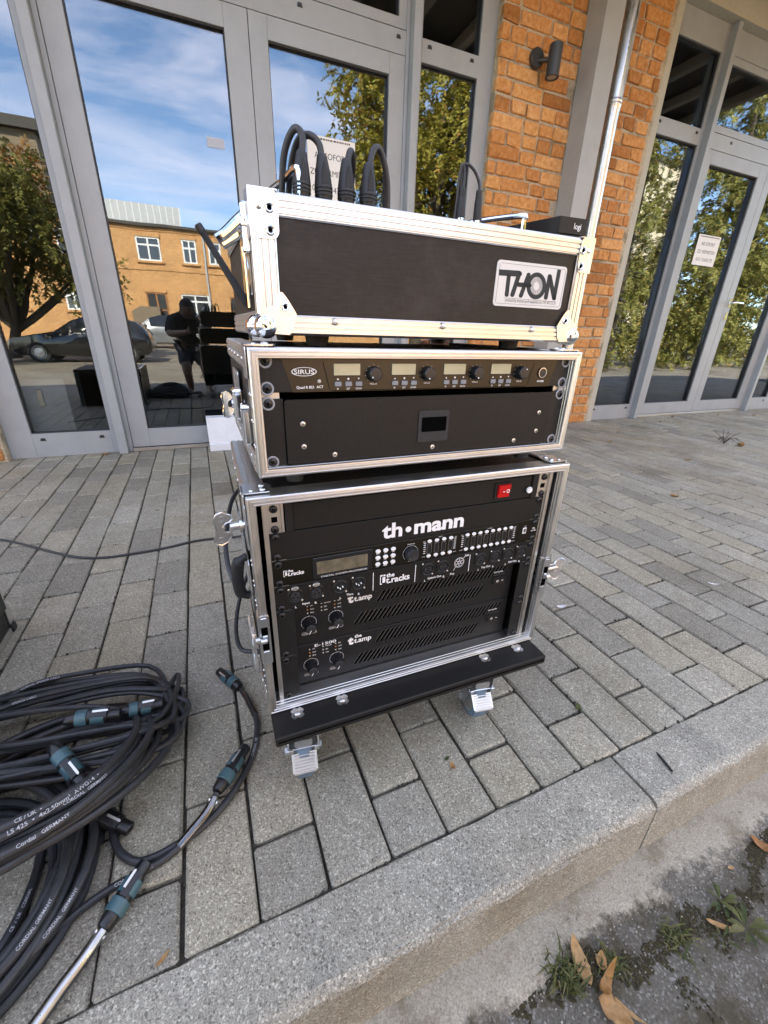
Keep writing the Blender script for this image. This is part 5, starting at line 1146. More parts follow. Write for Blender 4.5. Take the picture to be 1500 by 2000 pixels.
# ------------------------------------------------------------------ cables on the ground
def resample(P, step):
    P = [Vector(p) for p in P]; out = [P[0]]; acc = 0
    for a, b in zip(P, P[1:]):
        L = (b - a).length
        while acc + L >= step:
            t_ = (step - acc) / L; a = a + (b - a) * t_; out.append(a); L = (b - a).length; acc = 0
        acc += L
    return out
def tube_text(P, r, s0, text, size, ang, flip=False, bold=.01):
    """print running along a cable"""
    m_ = MB(); fr = frames(P); cum = [0]
    for a, b in zip(P, P[1:]): cum.append(cum[-1] + (b - a).length)
    vs, fs, x0, x1 = txt_mesh(text, bold); out = []; import bisect
    mid = P[len(P) // 2 - 1], P[len(P) // 2]; qa, qb = px(mid[0]), px(mid[1])
    if qa and qb and qb[0] < qa[0]:
        P = P[::-1]; fr = frames(P); cum = [0]
        for a, b in zip(P, P[1:]): cum.append(cum[-1] + (b - a).length)
    for x, y, z in vs:
        s = s0 + (x - x0) * size; s = min(max(s, 0), cum[-1] - 1e-6); i = max(0, min(len(P) - 2, bisect.bisect_right(cum, s) - 1)); f = (s - cum[i]) / max(1e-9, cum[i + 1] - cum[i])
        c = P[i].lerp(P[i + 1], f); t_ = (fr[i][0].lerp(fr[i + 1][0], f)).normalized()
        up = Vector(CAM_LOC) - c + Vector((0, 0, .25)); up = (up - t_ * up.dot(t_)).normalized(); sd = up.cross(t_)
        a = ang + (y - .35) * size / r
        out.append(c + (up * math.cos(a) + sd * math.sin(a)) * (r + .00025))
    m_.add(out, fs); return m_
def speakon(t, off, p, q, ring='teal'):
    """loudspeaker plug from cable end p to nose q, as a part with sub-parts"""
    p, q = Vector(p), Vector(q); a = (q - p).normalized(); L = (q - p).length; k = L / .085
    m_ = MB(); m_.lathe([(.0085, 0), (.0098, .002 * k), (.0112, .012 * k), (.0112, .0165 * k), (.0122, .0170 * k), (.0122, .066 * k), (.0098, .0665 * k), (.0098, .084 * k), (.0088, .085 * k), (.0050, .0845 * k), (.0045, .075 * k)], p, a, 22); body = m_.build('loudspeaker_plug', 'plastic', t, off)
    m_ = MB(); m_.lathe([(.0120, .0168 * k), (.0134, .0175 * k), (.0136, .034 * k), (.0124, .0348 * k)], p, a, 22, False); m_.build('cable_clamp_ring', ring, body, off)
    m_ = MB(); m_.lathe([(.0124, .0405 * k), (.0133, .041 * k), (.0131, .060 * k), (.0120, .0615 * k)], p, a, 22, False); m_.build('locking_ring', ring, body, off)
    u = Vector((0, 0, 1)) - a * a.z
    u = (u.normalized() if u.length > .1 else Vector((0, -1, 0))) ; u = (u + Vector((0, -.55, 0)) - a * (u + Vector((0, -.55, 0))).dot(a)).normalized(); w_ = a.cross(u)
    m_ = MB(); m_.prism([(.036 * k, -.0052), (.066 * k, -.0052), (.066 * k, .0052), (.036 * k, .0052)], p + u * .0118, a, w_, u * .0026); m_.build('latch_slide', 'plastic', body, off)
    m_ = MB(); m_.prism([(.044 * k, -.0042), (.066 * k, -.0042), (.068 * k, -.003), (.068 * k, -.0015), (.066 * k, -.0008), (.044 * k, -.0008)], p + u * .0142 - w_ * .0018, a, w_, u * .0016); m_.build('release_tab', 'rail', body, off)
    return body
def coil_points(c, loops, r0, r1, z0, z1, tilt, seed, ax=(1, 1), rot=0.0, per=40, jit=.008):
    rr = random.Random(seed); P = []; cr, sr = math.cos(rot), math.sin(rot); n_ = loops * per
    ctl = []
    for l in range(loops + 1): ctl.append((rr.uniform(r0, r1), rr.uniform(-jit, jit), rr.uniform(-jit, jit), rr.uniform(z0, z1), rr.uniform(-.06, .06)))
    for i in range(n_):
        f = i / per; l = int(f); g = f - l; g = g * g * (3 - 2 * g); A, B = ctl[l], ctl[l + 1]
        v = [A[k] + (B[k] - A[k]) * g for k in range(5)]; a = 2 * math.pi * f
        x, y = (v[0] * math.cos(a)) * ax[0], (v[0] * math.sin(a)) * ax[1]
        X, Y = c[0] + v[1] + x * cr - y * sr, c[1] + v[2] + x * sr + y * cr
        P.append(Vector((X, Y, v[3] + tilt[0] * (X - c[0]) + tilt[1] * (Y - c[1]))))
    return P
COILS = []
# coil B (under) and coil A (lying on it)
rB = .0066
rr = random.Random(31)
def layered(c, radii, r, tilt, zbase, seed, per=44, ell=(1, 1), rot=0):
    """one continuous cable laid in turns: radii = [(radius, level)...]"""
    P = []; q = random.Random(seed); n_ = len(radii); cr, sr = math.cos(rot), math.sin(rot); js = [(q.gauss(0, .007), q.gauss(0, .007), q.gauss(0, .003)) for _ in range(n_ + 1)]
    ph = [(q.uniform(0, 6.28), q.uniform(.003, .012)) for _ in range(n_ + 1)]
    for l in range(n_):
        A = radii[l]; B = radii[min(l + 1, n_ - 1)]
        for i in range(per):
            g = max(0.0, (i / per - .7) / .3); g = g * g * (3 - 2 * g); a = 2 * math.pi * i / per
            R_ = A[0] + (B[0] - A[0]) * g + ph[l][1] * math.sin(2 * a + ph[l][0]) * (1 - g) + ph[l + 1][1] * math.sin(2 * a + ph[l + 1][0]) * g; lev = A[1] + (B[1] - A[1]) * g
            jx, jy, jz = [js[l][k] + (js[l + 1][k] - js[l][k]) * g for k in range(3)]
            x, y = R_ * math.cos(a) * ell[0], R_ * math.sin(a) * ell[1]; X, Y = c[0] + jx + x * cr - y * sr, c[1] + jy + x * sr + y * cr
            P.append(Vector((X, Y, max(r, zbase + r + lev * r * 1.75 + jz + tilt[0] * (X - c[0]) + tilt[1] * (Y - c[1])))))
    return P
c = (-.448, -2.502); t = thing('speaker_cable_coil', 'big coil of thick black speaker cable at the bottom, partly under another coil', 'cable coil', (c[0], c[1], 0), 0, 'coiled speaker cables')
P = layered(c, [(.198, 0), (.183, 0), (.168, 0), (.153, 0), (.138, 0), (.123, 0), (.191, 1), (.176, 1), (.161, 1), (.146, 1), (.131, 1), (.184, 2), (.169, 2), (.154, 2), (.177, 3), (.162, 3)], rB, (0, 0), 0, 3)
m_ = MB(); m_.tube(P, rB, 10); m_.build('sheath', 'cable', t, t.location)
COILS.append((t, P, rB))
c = (-.345, -2.385); t = thing('speaker_cable_coil', 'coil of thick black speaker cable with white print, lying on the bottom coil', 'cable coil', (c[0], c[1], .03), 0, 'coiled speaker cables')
P = layered(c, [(.112, 0), (.128, 0), (.144, 0), (.160, 0), (.176, 0), (.118, 1), (.134, 1), (.150, 1), (.166, 1), (.125, 2), (.141, 2), (.157, 2), (.132, 3), (.148, 3), (.138, 4)], rB, (.05, -.34), .038, 11)
m_ = MB(); m_.tube(P, rB, 10); m_.build('sheath', 'cable', t, t.location)
COILS.append((t, P, rB))
speakon(t, t.location, (-.318, -2.380, .118), (-.268, -2.447, .082))
speakon(t, t.location, (-.278, -2.450, .040), (-.213, -2.497, .018), 'plastic')
# the thinner hank on top: long flat loops
r = .0051; c = (-.345, -2.285); t = thing('thin_cable_hank', 'hank of thinner black cable in long loops on top of the coils', 'cable coil', (c[0], c[1], .08), 0, 'coiled speaker cables')
q = random.Random(77); P = []; loops = [(.205, .085, 0, .01, .0), (.19, .07, .02, .03, .012), (.215, .10, -.01, -.005, .006), (.18, .06, .03, .01, .022), (.20, .115, -.02, .02, .016), (.17, .05, .05, -.01, .028), (.212, .075, 0, -.03, .020), (.16, .10, .04, .04, .030), (.195, .06, .01, -.045, .026), (.21, .09, -.02, .0, .034), (.18, .075, .02, -.02, .040)]
for k, (ax_, ay, dx, dy, z) in enumerate(loops):
    rt = q.uniform(-.16, .10) - .10; n_ = 34
    for i in range(n_):
        a = 2 * math.pi * (i / n_) + .8; ca, sa = math.cos(a), math.sin(a); e = .62
        x = ax_ * math.copysign(abs(ca) ** e, ca); y = ay * math.copysign(abs(sa) ** .8, sa)
        X, Y = c[0] + dx + x * math.cos(rt) - y * math.sin(rt), c[1] + dy + x * math.sin(rt) + y * math.cos(rt)
        hgt = .058 if X < -.20 and Y < -2.25 else .030
        hgt = .060 - .030 * max(0, min(1, (X + .22) / .07)) - .030 * max(0, min(1, (Y + 2.25) / .08))
        P.append(Vector((X, Y, max(.006, hgt + z + .006 * math.sin(3 * a + k)))))
P = spline(P[::3], 5)
m_ = MB(); m_.tube(P, r, 9); m_.build('sheath', 'cable', t, t.location)
L_all = len(P)
COILS.append((t, P, r))
speakon(t, t.location, (-.312, -2.331, .118), (-.228, -2.342, .110))
speakon(t, t.location, (-.236, -2.318, .090), (-.168, -2.312, .078))
# white sheath print, put where a strand of its coil lies open to view
def open_runs(k):
    t_, P, r_ = COILS[k]; cams = Vector(CAM_LOC); allp = [(q, k2, i2) for k2, (_, P2, _) in enumerate(COILS) for i2, q in enumerate(P2)]
    A = np.array([tuple(q) for q, _, _ in allp]) - np.array(CAM_LOC); D = np.linalg.norm(A, axis=1); N = A / D[:, None]; KI = np.array([(b_, c_) for _, b_, c_ in allp]); ok = []
    for i_, q in enumerate(P):
        v = np.array(tuple(q)) - np.array(CAM_LOC); d_ = np.linalg.norm(v); ang_ = np.arccos(np.clip(N @ (v / d_), -1, 1)) * d_
        blk = (ang_ < r_ * 1.5) & (D < d_ - r_ * .6) & ~((KI[:, 0] == k) & (np.abs(KI[:, 1] - i_) < 6)); p2 = px(q)
        ok.append(not blk.any() and p2 is not None and 6 < p2[0] < 330 and p2[1] < 1940)
    runs = []; s_ = None
    for i_, o_ in enumerate(ok + [False]):
        if o_ and s_ is None: s_ = i_
        if not o_ and s_ is not None: runs.append((i_ - s_, s_)); s_ = None
    return sorted(runs, reverse=True)
for k, texts in ((1, (('LS 425  •  4x2.50mm²  AWG14  •', .0078), ('Cordial   GERMANY', .0066), ('CE / UK  •', .0066), ('CORDIAL  GERMANY', .006))), (0, (('CORDIAL  GERMANY', .0054), ('CE  /  UK   CORDIAL', .0052), ('CORDIAL GERMANY', .0054), ('GERMANY  •', .0052))), (2, (('CORDIAL SPEAKER CABLE', .0055), ('SPEAKER CABLE', .0055)))):
    t, P, r = COILS[k]; rn = open_runs(k)
    for (n_, s_), (s, sz) in zip(rn, texts):
        if n_ > 5: tube_text(P[s_:s_ + n_], r, .004, s, sz, 0.0).build('printing', 'sheathprint', t, t.location)
# loose ends curving towards the rack
t = thing('loose_speaker_cable', 'loose speaker cable end curving up beside the rack, plugs with teal rings', 'cable', (-.1, -2.45, 0)); off = t.location
P = spline([(-.024, -2.266, .013), (-.012, -2.305, .012), (-.003, -2.351, .008), (-.007, -2.390, .007), (-.020, -2.43, .007), (-.045, -2.472, .007), (-.075, -2.505, .007), (-.109, -2.528, .007), (-.149, -2.541, .007), (-.179, -2.546, .007), (-.204, -2.542, .008), (-.228, -2.518, .010), (-.241, -2.483, .012), (-.245, -2.45, .014)], 8)
m_ = MB(); m_.tube(P, .0058, 10); m_.build('sheath', 'cable', t, off)
speakon(t, off, (-.027, -2.260, .013), (-.067, -2.193, .014))
q = P[2:15]; m_ = MB(); m_.tube(q, .0074, 12, cap=False); m_.build('clear_sleeve', 'clear', t, off)
tube_text(P[16:34], .0058, .0, 'CORDIAL  CE', .0062, 0.0).build('printing', 'sheathprint', t, off)
t = thing('loose_speaker_cable', 'second loose speaker cable end with its plug resting on the first cable', 'cable', (-.09, -2.49, 0)); off = t.location
P = spline([(-.084, -2.494, .026), (-.100, -2.515, .020), (-.125, -2.534, .014), (-.155, -2.552, .008), (-.19, -2.560, .007), (-.232, -2.566, .007), (-.270, -2.580, .008), (-.30, -2.60, .01)], 8)
m_ = MB(); m_.tube(P, .0056, 10); m_.build('sheath', 'cable', t, off)
speakon(t, off, (-.084, -2.492, .027), (-.029, -2.424, .026))
m_ = MB(); m_.tube(P[2:22], .0078, 12, cap=False); m_.build('clear_sleeve', 'clear', t, off)
tube_text(P[18:40], .0056, .0, 'CORDIAL  CE  UK', .0062, 0.0).build('printing', 'sheathprint', t, off)
t = thing('loose_speaker_cable', 'speaker cable plug nearest the kerb with a clear glossy sleeve behind it', 'cable', (-.24, -2.62, 0)); off = t.location
P = spline([(-.232, -2.618, .015), (-.250, -2.640, .014), (-.270, -2.660, .012), (-.292, -2.684, .010), (-.315, -2.706, .009), (-.34, -2.735, .010)], 8)
m_ = MB(); m_.tube(P, .0052, 10); m_.build('sheath', 'galv', t, off)
m_ = MB(); m_.tube(P, .0080, 14, cap=False); m_.build('clear_sleeve', 'clear', t, off)
speakon(t, off, (-.232, -2.617, .015), (-.186, -2.556, .018))
# power cord to the rear of the rack
P = spline([(-1.05, -1.0, .005), (-.90, -1.13, .005), (-.741, -1.242, .005), (-.625, -1.345, .005), (-.502, -1.449, .005), (-.410, -1.489, .005), (-.322, -1.492, .005), (-.214, -1.484, .005), (-.116, -1.462, .005), (-.03, -1.468, .006), (.05, -1.505, .02), (.10, -1.60, .10), (.12, -1.85, .22), (.14, -2.10, .30), (.15, -2.20, .32)], 8)
tube_thing('mains_lead', 'black mains cord crossing the paving to the rack', 'cord', P, .0042)
P = spline([Vector(cpt(LC, u, d, v)) for u, d, v in ((.09, .36, .30), (.03, .35, .285), (-.010, .30, .27), (-.030, .20, .24), (-.034, .15, .215), (-.026, .115, .190), (-.012, .10, .182))], 7)
tube_thing('cord', 'black cord looping out behind the side handle of the lowest case', 'cord', P, .0040)
P = spline([Vector(cpt(LC, u, d, v)) for u, d, v in ((.06, .34, .115), (.02, .33, .105), (-.012, .28, .075), (-.032, .22, .048), (-.036, .16, .032), (-.020, .13, .030), (.02, .14, .034), (.08, .33, .04))], 7)
tube_thing('cord', 'black cord looping low behind the mid latch of the lowest case', 'cord', P, .0040)

# black flight case at the picture's edge
t = thing('black_trunk', 'black trunk with aluminium edges at the picture edge beyond the coils', 'trunk', (-.80, -2.10, 0), 0); off = t.location
x1, y1, x0, y0, hh = -.558, -1.824, -1.12, -2.46, .34
m_ = MB(); m_.box(x0 + .004, x1 - .004, y0 + .004, y1 - .004, .004, hh, .002); m_.build('shell', 'ply', t, off)
for a in ((x1 - .024, x1, y0, y1, 0, .016), (x1 - .004, x1, y1 - .014, y1, .0165, hh), (x0, x1, y1 - .022, y1 - .0145, 0, .0155), (x1 - .024, x1, y0, y1, hh + .0005, hh + .006), (x1 - .022, x1 + .0002, y0, y0 + .014, .0165, hh)):
    m_ = MB(); m_.box(*a, .0012); m_.build('edge_profile', 'alu', t, off)
m_ = MB(); m_.box(x1 - .02, x1 + .004, y1 - .02, y1 + .004, 0, .024, .003); m_.build('corner', 'plastic', t, off)
m_ = MB(); m_.box(x1, x1 + .008, y1 - .10, y1 - .02, .075, .125, .003); m_.box(x1 + .006, x1 + .014, y1 - .075, y1 - .045, .09, .135, .003); m_.build('latch', 'plastic', t, off)

# ------------------------------------------------------------------ leaves, weeds and small litter
def leaf(name, label, cat, p, L, w_, rot, curl, mat, seed, group=None, tilt=0.0, twist=0.0):
    r_ = random.Random(seed); n_ = 12; m_ = 5; vs = []; fs = []
    for i in range(n_ + 1):
        f = i / n_; wd = w_ * (math.sin(math.pi * f ** .85) ** .8) * (1 + r_.uniform(-.12, .12))
        for j in range(m_):
            g = (j / (m_ - 1) - .5) * 2; x = (f - .5) * L; y = g * wd * .5
            z = curl * ((f - .5) ** 2 * 4) * L * .5 + abs(g) * wd * (.10 + .2 * r_.random()) + twist * g * (f - .5) * wd + r_.uniform(0, .0006)
            vs.append((x, y, z + .0012))
    fs = [(i * m_ + j, (i + 1) * m_ + j, (i + 1) * m_ + j + 1, i * m_ + j + 1) for i in range(n_) for j in range(m_ - 1)]
    T = Matrix.Translation((0, 0, 0)) @ Matrix.Rotation(rot, 4, 'Z') @ Matrix.Rotation(tilt, 4, 'Y')
    m2 = MB(); m2.add([tuple(T @ Vector(v)) for v in vs], fs); mz = min(v[2] for v in m2.v); m2.v = [(x, y, z - mz + .0006) for x, y, z in m2.v]
    o = m2.build(name, mat, angle=60); o.location = p; so = o.modifiers.new('thickness', 'SOLIDIFY'); so.thickness = .0004
    return tag(o, label, cat, group)
zr = road_z(-2.85)
leaf('fallen_leaf', 'large brown leaf standing in the grass tuft by the kerb', 'leaf', (.410, -2.853, zr + .004), .056, .023, R(75), .5, 'leaf_dry', 1, tilt=R(-10))
leaf('fallen_leaf', 'curled pale brown leaf below the large brown one', 'leaf', (.428, -2.889, zr + .002), .050, .014, R(25), 1.5, 'leaf_dry', 2, twist=2.0)
leaf('fallen_leaf', 'flat tan leaf nearest the lower picture edge', 'leaf', (.417, -2.914, zr + .002), .046, .030, R(-55), .3, 'leaf_dry', 3)
leaf('fallen_leaf', 'narrow dry leaf strip beside the flat tan leaf', 'leaf', (.437, -2.922, zr), .045, .006, R(-60), .4, 'leaf_dry', 4)
leaf('fallen_leaf', 'small dry leaf scrap right of the grass tuft', 'leaf', (.443, -2.866, zr + .004), .022, .016, R(50), .6, 'leaf_dry', 5, tilt=R(-20))
leaf('fallen_leaf', 'orange brown leaf at the picture edge on the asphalt', 'leaf', (.873, -2.872, zr), .050, .019, R(-55), .6, 'leaf_dry', 6)
leaf('fallen_leaf', 'slender tan leaf lying beside the green weed', 'leaf', (.664, -2.912, zr + .003), .044, .008, R(-40), .3, 'leaf_dry', 7)
leaf('fallen_leaf', 'tiny beige leaf flake between moss and picture edge', 'leaf', (.775, -2.868, zr), .013, .006, R(-20), .3, 'leaf_dry', 8)
leaf('fallen_leaf', 'pale leaf sliver in the joint before the kerb', 'leaf', (-.160, -2.672, .002), .020, .005, R(35), .2, 'leaf_dry', 9)
leaf('fallen_leaf', 'small reddish leaf on the paving before the wheel board', 'leaf', (.326, -2.588, .001), .016, .009, R(80), .5, 'leaf_dry', 10)
leaf('fallen_leaf', 'small green-grey leaf scrap above the reddish leaf', 'leaf', (.324, -2.571, .001), .013, .006, R(20), .4, 'leaf_weed', 11)
leaf('fallen_leaf', 'cream leaf flake on the paving right of the rack', 'leaf', (.900, -2.278, .001), .034, .012, R(-10), .3, 'paper', 12)
leaf('fallen_leaf', 'light leaf flake farther right on the paving', 'leaf', (1.488, -2.364, .001), .035, .008, R(-40), .3, 'paper', 13)
leaf('fallen_leaf', 'curled tan leaf on the far paving beside the twig tuft', 'leaf', (3.859, -1.162, .001), .07, .05, R(10), .8, 'leaf_dry', 14)
leaf('fallen_leaf', 'yellow-green leaf in a paving joint', 'leaf', (.656, -2.577, .001), .022, .012, R(60), .7, 'leaf_weed', 15)
leaf('fallen_leaf', 'orange leaf at the foot of the outer glass panel', 'leaf', (-.62, -.045, .001), .055, .035, R(10), .5, 'leaf_dry', 16)
k = 0
lf = [(4.2, -.25), (4.6, -.10), (5.3, -.16), (5.7, -.3), (6.1, -.12), (3.3, -.5), (2.9, -.75), (3.0, -1.3), (4.9, -.9), (2.2, -1.75), (5.0, -.5), (3.6, -.12)]
where = ['before the far door mullion', 'at the far door threshold', 'before the farther door leaf', 'out from the farther door handle', 'by the last mullion', 'out from the pier foot', 'between rack and pier', 'midway along the far paving', 'right of the twig tuft', 'behind the rack on the paving', 'beyond the twig tuft', 'at the pier corner']
for (x, y), s_ in zip(lf, where):
    leaf('leaf_scrap', 'tiny dry leaf scrap ' + s_, 'leaf', (x, y, .001), random.uniform(.03, .055), random.uniform(.015, .03), random.uniform(0, 3), .5, 'leaf_dry', 30 + k, 'leaf scraps on the far paving'); k += 1
# twig tuft
m_ = MB(); q = random.Random(4)
for i in range(14):
    a = q.uniform(0, 6.28); Lr = q.uniform(.05, .12); m_.tube(spline([(0, 0, .0), (math.cos(a) * Lr * .4, math.sin(a) * Lr * .4, q.uniform(.03, .06)), (math.cos(a) * Lr, math.sin(a) * Lr, q.uniform(.01, .11))], 4), .002, 4)
o = m_.build('twig_tuft', 'bark'); o.location = (3.803, -1.07, .002); tag(o, 'withered brown twig tuft on the far paving', 'twig')
m_ = MB(); m_.box(-.0022, .0022, -.018, .018, .0005, .0045, .001); m_.box(-.0024, .0024, -.004, -.001, .0005, .0050, .0005); m_.cyl((0, .018, .0026), (0, .022, .0026), .0014, n=8); o = m_.build('plastic_clip', 'plastic', angle=30); o.location = (.714, -2.7365, .0006); o.rotation_euler = (0, 0, R(-14)); tag(o, 'short black plastic strip lying on the kerb stone', 'clip')
def tuft(label, p, n_, h, spread, seed, lean=(0, 0)):
    q = random.Random(seed); m_ = MB()
    for i in range(n_):
        a = q.uniform(0, 6.28); s = q.uniform(.2, 1) * spread; x0, y0 = q.gauss(0, spread * .3), q.gauss(0, spread * .25); hh = h * q.uniform(.4, 1); w_ = q.uniform(.0007, .0015)
        x1, y1 = x0 + math.cos(a) * s * .4 + lean[0] * .4, y0 + math.sin(a) * s * .4 + lean[1] * .4; x2, y2 = x0 + math.cos(a) * s + lean[0], y0 + math.sin(a) * s + lean[1]; nx_, ny = -math.sin(a) * w_, math.cos(a) * w_
        zt = hh * q.uniform(.5, 1.0)
        m_.add([(x0 - nx_, y0 - ny, 0), (x0 + nx_, y0 + ny, 0), (x1 + nx_, y1 + ny, hh * .75), (x1 - nx_, y1 - ny, hh * .75), (x2, y2, zt)], [(0, 1, 2, 3), (3, 2, 4)])
    o = m_.build('grass_tuft', 'leaf_weed', smooth=False); o.location = p; return tag(o, label, 'grass')
tuft('green grass tuft growing round the large brown leaf', (.375, -2.858, zr), 95, .026, .038, 1)
tuft('sparse dark grass tuft right of the curled leaves', (.455, -2.875, zr), 60, .014, .03, 2)
tuft('dry stubby grass in the mossy crack', (.58, -2.895, zr), 50, .012, .035, 3)
def weed(label, p, n_, L, seed):
    q = random.Random(seed); t_ = thing('leafy_weed', label, 'weed', p)
    for i in range(n_):
        a = 2 * math.pi * i / n_ + q.uniform(-.3, .3); l_ = L * q.uniform(.6, 1.1); w_ = l_ * q.uniform(.30, .42); vs = []; fs = []
        for k2 in range(7):
            f = k2 / 6; wd = w_ * math.sin(math.pi * min(1, f * .92 + .05)) * (.35 + .65 * f); r0 = .004 + f * l_; z = .004 + .35 * l_ * math.sin(f * 2.2) * q.uniform(.8, 1.1)
            for g in (-1, 0, 1): vs.append((math.cos(a) * r0 - math.sin(a) * g * wd * .5, math.sin(a) * r0 + math.cos(a) * g * wd * .5, z + abs(g) * wd * .12))
        fs = [(k2 * 3 + j, k2 * 3 + j + 1, (k2 + 1) * 3 + j + 1, (k2 + 1) * 3 + j) for k2 in range(6) for j in range(2)]
        m_ = MB(); m_.add(vs, fs); m_.build('leaf', 'leaf_weed', t_, angle=60)
    return t_
weed('green weed rosette at the edge of the mossy crack', (.700, -2.893, zr), 9, .026, 1)
weed('small weed with two round leaves below the larger rosette', (.650, -2.925, zr), 5, .019, 2)
weed('toothed green weed nearest the picture corner', (.704, -2.932, zr), 11, .036, 3)
# ------------------------------------------------------------------ the yard opposite (seen mirrored in the glass)
GZ = -0.40
KX = 34.0 / 27.0
def fx(x): return -.0164 + (x + .0164) * KX
def fz(z): return .752 + (z - .752) * KX
YB = -31.0
t = thing('brick_office', 'sunlit two-storey orange brick building across the yard', 'building', (0, YB, GZ)); off = t.location
m_ = MB(); m_.box(-30, 34, YB - 9, YB, GZ - .2, fz(5.18)); m_.build('wall', 'farbrick', t, off)
m_ = MB(); m_.box(-30.2, 34.2, YB - 9.2, YB + .25, fz(5.18) + .002, fz(5.18) + .16); m_.build('roof', 'roofdark', t, off)
def win(x0, x1, z0, z1, mullions, mat='winwhite', trans=True):
    m_ = MB(); w_ = x1 - x0; h = z1 - z0; f = .09
    m_.box(x0, x1, YB + .002, YB + .05, z0, z0 + f); m_.box(x0, x1, YB + .002, YB + .05, z1 - f, z1); m_.box(x0, x0 + f, YB + .002, YB + .05, z0 + f, z1 - f); m_.box(x1 - f, x1, YB + .002, YB + .05, z0 + f, z1 - f)
    for k in range(1, mullions): xx = x0 + w_ * k / mullions; m_.box(xx - .05, xx + .05, YB + .002, YB + .045, z0 + f, z1 - f)
    if trans: m_.box(x0 + f, x1 - f, YB + .003, YB + .04, z1 - h * .34 - .05, z1 - h * .34 + .05)
    fr_ = m_.build('window', mat, t, off)
    m_ = MB(); m_.box(x0 + .02, x1 - .02, YB + .001, YB + .012, z0 + .02, z1 - .02); m_.build('pane', 'winpane', fr_, off)
    m_ = MB(); m_.box(x0 - .12, x1 + .12, YB + .002, YB + .14, z0 - .12, z0 - .002); m_.build('sill', 'farbrick', fr_, off)
    m_ = MB(); m_.box(x0 - .05, x1 + .05, YB + .0015, YB + .10, z1 + .002, z1 + .22); m_.build('head_course', 'farbrick', fr_, off)
for zz in (fz(3.30), fz(5.02)):
    m_ = MB(); m_.box(-30, 34, YB + .001, YB + .05, zz, zz + .13); m_.build('brick_band', 'farbrick', t, off)
for xx in (fx(1.02), fx(-3.3), fx(7.0), fx(-9.5)):
    m_ = MB(); m_.cyl((xx, YB + .1, GZ), (xx, YB + .1, fz(5.15)), .06, n=10); m_.build('downpipe', 'cladding', t, off)
zu0, zu1 = fz(3.73), fz(4.77)
ups = [(-2.11, -1.05, 2), (-.03, .64, 2), (1.21, 1.84, 2), (2.41, 3.05, 2)]
for a, b, n_ in ups: win(fx(a), fx(b), zu0, zu1, n_)
for k in range(1, 4):
    for a, b, n_ in ups: win(fx(a) + k * 8.3 - .2, fx(b) + k * 8.3 - .2, zu0, zu1, n_); win(fx(a) - k * 8.3, fx(b) - k * 8.3, zu0, zu1, n_)
zl0, zl1 = fz(1.3), fz(2.27)
win(fx(-.41), fx(.97), zl0, zl1, 2); win(fx(2.04), fx(3.2), GZ + .3, zl1, 2, 'wooddoor'); win(fx(-2.04), fx(-1.1), GZ + .1, zl1, 2, 'wooddoor'); win(fx(-5.6), fx(-4.9), zl0, zl1, 2); win(fx(-8.2), fx(-7.2), zl0, zl1, 2); win(fx(5.0), fx(6.0), zl0, zl1, 2); win(fx(8.2), fx(9.4), zl0, zl1, 2)
m_ = MB(); m_.prism([(0, 0), (0, 1.9), (.5, 2.2), (1.6, 2.2), (1.6, 0)], (fx(-2.75), YB + .01, GZ), (1, 0, 0), (0, 0, 1), (0, 1.2, 0)); m_.build('porch', 'farbrown', t, off)
t = thing('rooftop_plant', 'grey metal clad rooftop housing on the brick building', 'rooftop unit', (fx(-1.7), YB - 4, fz(5.18))); off = t.location
x0, x1, z0, z1 = fx(-3.6) - .6, fx(-.32) + .5, fz(5.18) + .17, fz(6.15) + .55
m_ = MB(); m_.box(x0, x1, YB - 6, YB - 3, z0 + .5, z1); m_.build('housing', 'cladding', t, off)
m_ = MB()
for k in range(14): xx = x0 + (x1 - x0) * k / 13; m_.box(xx - .03, xx + .03, YB - 3, YB - 2.95, z0 + .5, z1)
tag(m_.build('cladding_ribs', 'winwhite', t, off), kind='stuff')
m_ = MB(); m_.box(x0 + .3, x1 + .1, YB - 5.8, YB - 3.1, z0, z0 + .49); m_.build('plinth', 'winwhite', t, off)
t = thing('tall_brown_building', 'taller brown rendered building behind the dark tree', 'building', (-16, -36, GZ)); off = t.location
m_ = MB(); m_.box(-40, -7.6, -47, -36, GZ, 11.5); m_.build('wall', 'farbrown', t, off)
m_ = MB(); m_.box(-40.4, -7.2, -47.4, -35.5, 11.502, 12.1); m_.build('roof', 'roofdark', t, off)
t = thing('cream_building', 'pale cream rendered block far across the yard', 'building', (34, -28, GZ)); off = t.location
m_ = MB(); m_.box(31, 40.5, -40, -26, GZ, 13.5); m_.build('wall', 'farcream', t, off)
m_ = MB(); m_.box(30.8, 40.7, -40.2, -25.8, 13.502, 13.9); m_.build('roof', 'roofdark', t, off)

